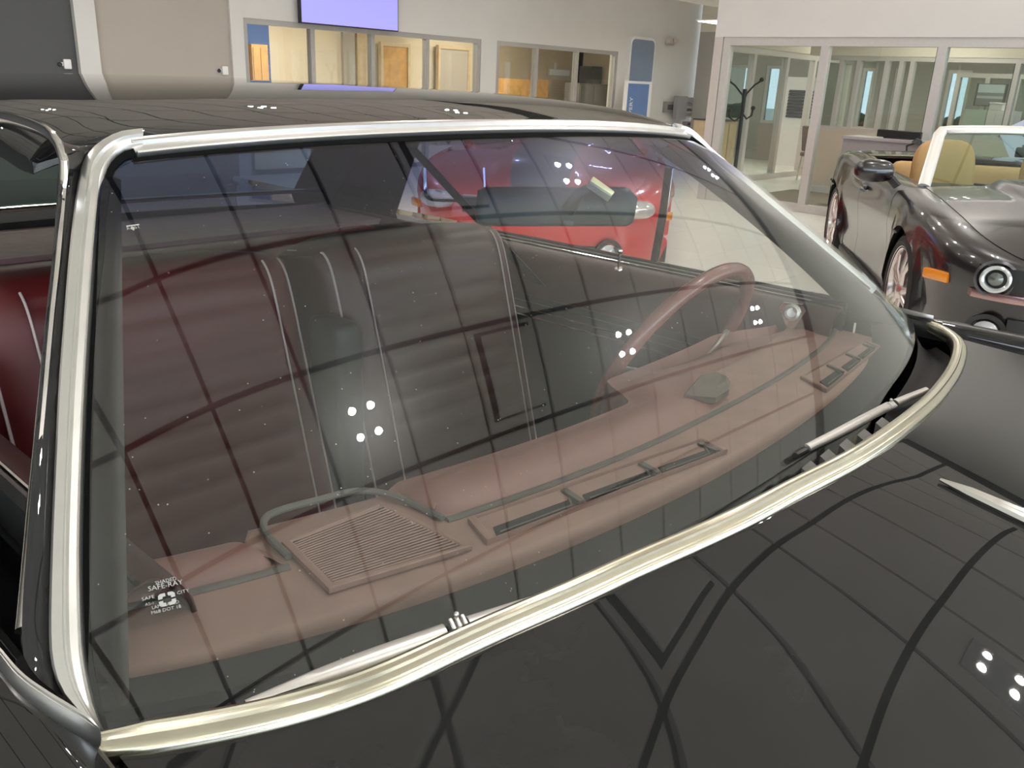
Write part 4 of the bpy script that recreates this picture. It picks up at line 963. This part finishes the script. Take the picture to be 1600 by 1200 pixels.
# tilted price board behind the convertible
p0 = at(1588, 166, x=8.4)
o = empty('price_board', (8.4, p0.y, 0), 0, 'tilted pale blue printed board behind the convertible windshield', 'sign')
cx, cz = .0, p0.z-.26; RB = Matrix.Rotation(-.55, 3, 'X')
MB().rbox((0, -.28, cz), (.02, .62, .44), .004, 1, R=RB).build('board', mat('pale_blue_card', (.62, .70, .82), .5), o)
for (yy, zz, ll) in ((.02, .10, .20), (-.2, .10, .14), (.0, -.02, .34), (-.04, -.10, .26)):
    MB().box(V((-.014, -.28, cz)) + RB @ V((0, yy+.04, zz)), (.008, ll*.8, .05), R=RB).build('print_line', mat('print_navy', (.08, .10, .16), .5), o, smooth=False)
MB().tube([(.02, -.28, 0), (.02, -.28, cz)], .015, 8).build('stand', m_black, o); MB().rbox((.02, -.28, .01), (.3, .3, .02), .005, 1).build('stand_foot', m_black, o)
# ==PART5==
# ------------------------------------------------------------------ the two parked modern cars
def modern_car(name, label, loc, hdg, zs, ls, paint, kind):
    """local frame: X forward from the front axle, Y to the car's left, Z up"""
    car = empty(name, (loc[0], loc[1], 0), hdg, label, 'car'); car.scale = (ls, ls, zs)
    Wt = [(-3.80, .62), (-3.74, .78), (-3.55, .88), (-3.2, .94), (-2.85, .965), (-2.3, .945), (-1.6, .925), (-.9, .925), (-.4, .945), (0, .96), (.35, .945), (.60, .90), (.76, .82), (.88, .70), (.94, .58)]
    Zt = [(-3.80, .93), (-3.5, .99), (-2.85, 1.02), (-2.2, .985), (-1.5, .955), (-.8, .955), (-.3, .94), (0, .925), (.35, .885), (.60, .83), (.76, .785), (.88, .745), (.94, .72)]
    if kind == 'red': Zt = [(x, z-.02) for x, z in Zt]
    RA, WZ = .405, .36
    def section(X):
        w, z = stab(X, Wt), stab(X, Zt); nose = sm(.62, .94, X); tail = sm(-3.5, -3.8, X)
        zb = .17+.10*nose+.12*tail
        L = [(.925, zb), (.955, zb+.10), (.955, .42), (.975, .56), (1.0, .70 if z > .85 else z-.13), (.99, z-.085), (.965, z-.035), (.915, z-.006), (.80, z)]
        pts = []
        for fy, pz in L:
            y = w*fy
            for wx in (0, -2.85):
                dx = X-wx
                if abs(dx) < RA:
                    za = WZ+sqrt(RA*RA-dx*dx)
                    if pz < za: pz = za; y = max(y, w*.985)
                    y += .018*max(0, 1-abs(za-pz)/.12)*max(0, 1-abs(pz-za)*8)
            pts.append((y, min(pz, z)))
        return pts
    def stations(a, b, n=40):
        s = set(frange(a, b, n))
        for wx in (0, -2.85):
            for k in range(-12, 13):
                x = wx+RA*sin(pi/2*k/12)*.9995
                if a < x < b: s.add(x)
        return sorted(s)
    for s, sn_ in ((1, 'l'), (-1, 'r')):
        for nm, a, b in (('front_fender', -.60, .94), ('door', -1.80, -.606), ('rear_quarter', -3.80, -1.806)):
            P = [[V((X, s*y, z)) for y, z in section(X)] for X in stations(a, b, 40 if nm != 'door' else 14)]
            part = MB().slab(P, V((0, -s*.025, 0))).build(nm, paint, car, ang=45)
            if nm == 'door':
                MB().rbox((-1.62, s*.935, .83), (.20, .03, .035), .012, 2).build('door_handle', paint, part)
        for wx in (0, -2.85):      # wheel housing and wheel
            P = [[V((wx+(RA-.005)*cos(t), s*y, WZ+(RA-.005)*sin(t))) for y in (.55, .75, .90)] for t in frange(-.3, pi+.3, 24)]
            MB().slab(P, V((0, 0, .006))).build('wheel_housing', m_inblack, car)
            wcx = empty('wheel', (wx, s*.825, WZ)); wcx.parent = car
            MB().lathe([(.27, -.11), (.31, -.125), (.345, -.11), (.357, -.07), (.358, .07), (.345, .11), (.31, .125), (.27, .11)], (0, 0, 0), (0, s, 0), 40).build('tire', m_tire, wcx)
            MB().lathe([(.275, -.10), (.262, -.06), (.25, .07), (.262, .105), (.282, .115), (.286, .11), (.28, .10)], (0, 0, 0), (0, s, 0), 40).build('rim', m_wheel, wcx)
            MB().lathe([(.0001, .02), (.19, .02), (.19, .0)], (0, 0, 0), (0, s, 0), 30).build('brake_disc', m_grey, wcx)
            for k in range(10):
                a = 2*pi*(k//2)/5+(-.13 if k % 2 else .13); b = 2*pi*(k//2)/5+(-.24 if k % 2 else .24)
                MB().tube([(.05*cos(a), s*.085, .05*sin(a)), (.15*cos(a*.6+b*.4), s*.098, .15*sin(a*.6+b*.4)), (.265*cos(b), s*.085, .265*sin(b))], [(.018, .022), (.014, .018), (.014, .022)], 8, flat=(0, 1, 0)).build('spoke', m_wheel, wcx)
            MB().lathe([(.0001, .115), (.035, .112), (.06, .095), (.065, .06)], (0, 0, 0), (0, s, 0), 20).build('hub_cap', m_wheel, wcx)
        # side sill
        MB().rbox((-1.42, s*.885, .19), (2.0, .06, .09), .02, 2).build('side_sill', m_black, car)
        # mirror
        mr = empty('door_mirror', (-.66, s*1.0, 1.0)); mr.parent = car
        MB().sph((0, s*.06, .035), (.085, .125, .078), 10, e=.75).build('mirror_shell', paint, mr)
        MB().rbox((-.075, s*.06, .035), (.02, .19, .11), .02, 2).build('mirror_lens', m_black, mr)
        MB().tube([(0, -s*.10, -.06), (.0, -s*.04, .0), (0, s*.02, .02)], [(.03, .02)]*3, 8).build('mirror_stalk', m_black, mr)
    # closed nose and tail
    for X, nm in ((.94, 'nose_panel'), (-3.80, 'tail_panel')):
        sec = section(X); bul = .05 if X > 0 else -.05
        P = [[V((X+bul*(1-t*t)-(0 if X < 0 else .0), y*t, z)) for y, z in sec] for t in frange(-1, 1, 15)]
        MB().slab(P, V((-.02 if X > 0 else .02, 0, 0))).build(nm, paint, car, ang=50)
    # hood with a raised centre
    P = []
    for X in frange(-.58, .945, 40):
        w, z = stab(X, Wt)*.797, stab(X, Zt); row = []
        for t in frange(-1, 1, 41):
            y = w*t; bw = lerp(.24, .34, sm(.6, -.6, X))
            hb = (.045 if kind != 'red' else .035)*sm(bw+.07, bw-.02, abs(y))*sm(.86, .45, X)
            row.append(V((X+(.05*(1-(y/.46)**2) if X > .9 and abs(y) < .46 else 0), y, z+.004+.045*(1-t*t)*sm(1.1, .5, X)+hb)))
        P.append(row)
    hd = MB().slab(P, V((0, 0, -.02))).build('hood', paint, car, ang=50)
    if kind == 'red':
        Q = [[p+V((0, 0, .0025)) for p in r[14:27]] for r in P[1:-2]]
        MB().slab(Q, V((0, 0, -.001))).build('hood_stripe', mat('stripe_black', (.02, .025, .03), .3, coat=.6), hd)
    # cowl and cabin
    MB().bb((-.86, -.74, .90), (-.57, .74, .935)).build('cowl', m_black, car, smooth=False)
    dk0 = -2.55 if kind == 'conv' else -2.95
    P = [[V((X, y, stab(X, Zt)+.006+.02*(1-(y/.75)**2))) for y in frange(-stab(X, Wt)*.797, stab(X, Wt)*.797, 13)] for X in frange(-3.80, dk0, 14)]
    MB().slab(P, V((0, 0, -.02))).build('deck_lid', paint, car, ang=50)
    MB().bb((-3.6, -.72, .20), (.7, .72, .24)).build('floor_pan', m_black, car, smooth=False)
    for s in (1, -1):
        MB().slab([[V((X, s*.74, z)) for z in (.25, .6, .93)] for X in frange(-2.8, -.62, 12)], V((0, s*.03, 0))).build('inner_panel', m_black, car)
        P = [[V((X, s*y, stab(X, Zt)+.004)) for y in (.735, stab(X, Wt)*.80)] for X in frange(-2.6 if kind == 'conv' else -2.95, -.6, 14)]
        MB().slab(P, V((0, 0, -.02))).build('belt_top', paint, car)
    MB().rbox((-.85, 0, .86), (.40, 1.42, .18), .05, 3).build('dashboard', m_black, car)
    # windshield with its frame
    top, bot = (-1.24, .57, 1.30 if kind == 'conv' else 1.16), (-.66, .74, .955)
    def wsP(u, t):
        x = lerp(bot[0], top[0], t)+.13*(1-u*u)*lerp(1, .55, t); return V((x, lerp(bot[1], top[1], t)*u, lerp(bot[2], top[2], t)+.03*(1-u*u)*lerp(.3, 1, t)))
    MB().slab([[wsP(u, t) for t in frange(0, 1, 8)] for u in frange(-1, 1, 24)], V((-.005, 0, -.003))).build('windshield', m_cab if kind == 'conv' else m_tint, car, ang=60)
    fr = [wsP(-1, t) for t in frange(-.02, .9, 8)] + [wsP(u, 1.0) for u in (-.97, -.9, -.7, -.4, 0, .4, .7, .9, .97)] + [wsP(1, t) for t in frange(.9, -.02, 8)]
    MB().tube(fr, [(.026, .040)]*len(fr), 10, flat=(1, 0, .6)).build('windshield_frame', m_wframe if kind == 'conv' else paint, car)
    MB().tube([(-.64, -.50, .965), (-.60, -.1, .968), (-.63, .35, .968)], [(.008, .014)]*3, 8).build('wiper', m_black, car)
    MB().tube([(-.58, .10, .962), (-.62, -.25, .975), (-.66, -.45, .985)], .009, 8).build('wiper_arm', m_black, car)
    if kind == 'conv':
        for y in (.38, -.38):
            s_ = empty('front_seat', (-1.72, y, 0)); s_.parent = car; TLT = Matrix.Rotation(-.22, 3, 'Y')
            MB().sph((0, 0, .86), (.11, .215, .36), 14, R=TLT, e=.5).build('seat_back', m_tan, s_)
            MB().sph((-.10, 0, 1.10), (.06, .15, .11), 10, R=TLT, e=.55).build('headrest', m_tan, s_)
            MB().sph((.30, 0, .50), (.30, .26, .10), 12, e=.5).build('seat_cushion', m_tan, s_)
        MB().rbox((-2.32, 0, .82), (.16, 1.25, .36), .07, 3, R=Matrix.Rotation(-.2, 3, 'Y')).build('rear_seat', m_tan, car)
        MB().rbox((-1.08, 0, 1.185), (.02, .24, .07), .012, 2).build('rear_view_mirror', m_black, car)
    else:
        P = [[V((X, y, z - .035*(y/.6)**2)) for y in frange(-.585, .585, 15)] for X, z in ((-1.22, 1.178), (-1.5, 1.20), (-1.9, 1.20), (-2.3, 1.18))]
        MB().slab(P, V((0, 0, -.02))).build('roof', paint, car)
        P = [[V((lerp(-2.3, -2.98, t), lerp(.57, .70, t)*u, lerp(1.17-.035*u*u, .985, t))) for t in frange(0, 1, 6)] for u in frange(-1, 1, 12)]
        MB().slab(P, V((.004, 0, -.004))).build('rear_window', m_tint, car)
        for s in (1, -1):
            P = [[V((lerp(a, b, w), s*lerp(.74, .575, t), lerp(.965, 1.145, t))) for w in frange(0, 1, 8)] for t, a, b in ((0, -.70, -2.95), (.5, -.98, -2.6), (1, -1.26, -2.3))]
            MB().slab(P, V((0, -s*.004, 0))).build('side_window', m_tint, car)
            MB().tube([(-2.3, s*.575, 1.15), (-2.95, s*.72, .97)], [(.06, .03)]*2, 8).build('rear_pillar', paint, car)
    # front details
    gr = empty('front_grille', (0, 0, 0)); gr.parent = car
    def front_x(y, z): 
        # distance of the nose skin ahead of the axle for a lateral place y
        yy = abs(y); T = [(.0, .985), (.45, .955), (.58, .94), (.70, .88), (.82, .76), (.90, .60)]
        return stab(yy, T)
    def fstrip(y0, y1, zlo, zhi, d0, d1, n=20):
        """band wrapped round the nose between two heights"""
        ys = frange(y0, y1, n); secs = []
        for y in ys:
            x = front_x(y, 0); secs.append([V((x+d1, y, zlo)), V((x+d1+.004, y, (zlo+zhi)/2)), V((x+d1, y, zhi)), V((x+d0, y, zhi)), V((x+d0, y, zlo))])
        return MB().sweep(secs)
    if kind == 'conv':
        fstrip(-.76, .76, .595, .715, -.05, .012, 30).build('grille_recess', m_black, gr)
        for z in (.63, .655, .68): fstrip(-.36, .36, z-.004, z+.004, .0, .020, 14).build('grille_bar', m_grey, gr)
        fstrip(-.78, .78, .545, .585, -.05, .030, 30).build('bumper_lip', m_lip, car)
        fstrip(-.62, .62, .30, .46, -.05, .014, 24).build('lower_grille', m_black, gr)
        hy = .70
    else:
        fstrip(-.50, .50, .60, .70, -.05, .012, 24).build('grille_recess', m_black, gr)
        fstrip(-.50, .50, .705, .715, -.05, .018, 24).build('grille_trim', m_grey, gr)
        fstrip(-.60, .60, .28, .42, -.05, .014, 24).build('lower_grille', m_black, gr)
        hy = .685
    for s in (1, -1):
        hl = empty('headlight'); hl.parent = car
        x = front_x(hy, 0)+(.016 if kind == 'conv' else .012); nv = V((1, s*.42, .05)).normalized(); c = V((x, s*hy, .655 if kind == 'conv' else .675))
        if kind == 'conv':
            MB().lathe([(.066, .0), (.070, .012), (.060, .018), (.050, .010), (.046, -.01)], c, nv, 28).build('halo_ring', m_halo, hl)
            MB().lathe([(.0001, .018), (.020, .014), (.034, .004), (.038, -.01)], c, nv, 20).build('projector_lens', mat('projector', (.12, .13, .12), .08, .3, coat=1), hl)
            MB().lathe([(.095, -.02), (.098, .0), (.084, .008), (.080, -.02)], c, nv, 28).build('outer_bezel', mat('bezel_grey', (.10, .10, .11), .3, .6), hl)
        else:
            fs = MB().sph(c, (.085, .135, .062), 12, R=Matrix.Rotation(s*.6, 3, 'Z'), e=.8); fs.build('headlight_lens', mat('lamp_clear', (.55, .50, .48), .12, .35, coat=1), hl)
            MB().sph(c+V((.05, -s*.02, .005)), (.045, .045, .045), 10).build('projector_lens', mat('projector', (.35, .35, .33), .08, .5, coat=1), hl)
            MB().lathe([(.05, 0), (.056, .01), (.046, .012)], c+V((.06, -s*.02, .005)), nv, 20).build('bezel', m_chrome, hl)
        fg = V((front_x(.70, 0)+.025, s*.70, .37)) if kind == 'conv' else V((front_x(.52, 0)+.02, s*.52, .375))
        fo = empty('fog_lamp'); fo.parent = car
        MB().lathe([(.10, -.02), (.10, .008), (.075, .002), (.07, -.03)], fg, nv, 24).build('fog_surround', m_black, fo)
        MB().lathe([(.0001, .014), (.04, .010), (.062, .0), (.066, -.02)], fg, nv, 20).build('fog_lens', mat('fog_clear', (.5, .5, .52), .1, .5, coat=1), fo)
        mk = V((.62, s*.895, .60)); RR = Matrix.Rotation(-s*.62, 3, 'Z')
        MB().rbox(mk+V((.0, s*.0, 0)), (.16, .035, .060), .012, 2, R=RR).build('marker_lamp', m_amber, car)
    return car
m_tire = mat('tire_rubber', (.015, .015, .015), .7)
m_wheel = mat('bright_wheel', (.78, .70, .69), .22, .9)
m_tan = mat('tan_leather', (.50, .30, .12), .55, noise=.05)
m_lip = mat('pink_highlight_lip', (.42, .26, .25), .2, .8)  # pinkish reflection on the bumper edge, put into the lip's colour
m_halo = mat('halo_grey', (.55, .57, .58), .15, .4, coat=.5)
m_amber = mat('amber_lens', (.80, .25, .01), .25, coat=1)
m_wframe = mat('pale_frame', (.74, .71, .67), .35, .3)
m_tint = glass('dark_car_glass', (.45, .50, .52))
m_maroon = mat('black_cherry_paint', (.008, .004, .005), .3, .0, coat=1, coatr=.02, noise=.1)
m_redp = mat('bright_red_paint', (.52, .008, .012), .3, 0, coat=1, coatr=.02, noise=.05)
modern_car('convertible', 'black-cherry convertible with tan seats and pale windshield frame, parked at the right', (4.706, .320), 3.672, .939, .996, m_maroon, 'conv')
modern_car('red_sports_car', 'bright red sports car seen through the coupe side window', (4.055, 3.732), 3.765, .97, .971, m_redp, 'red')
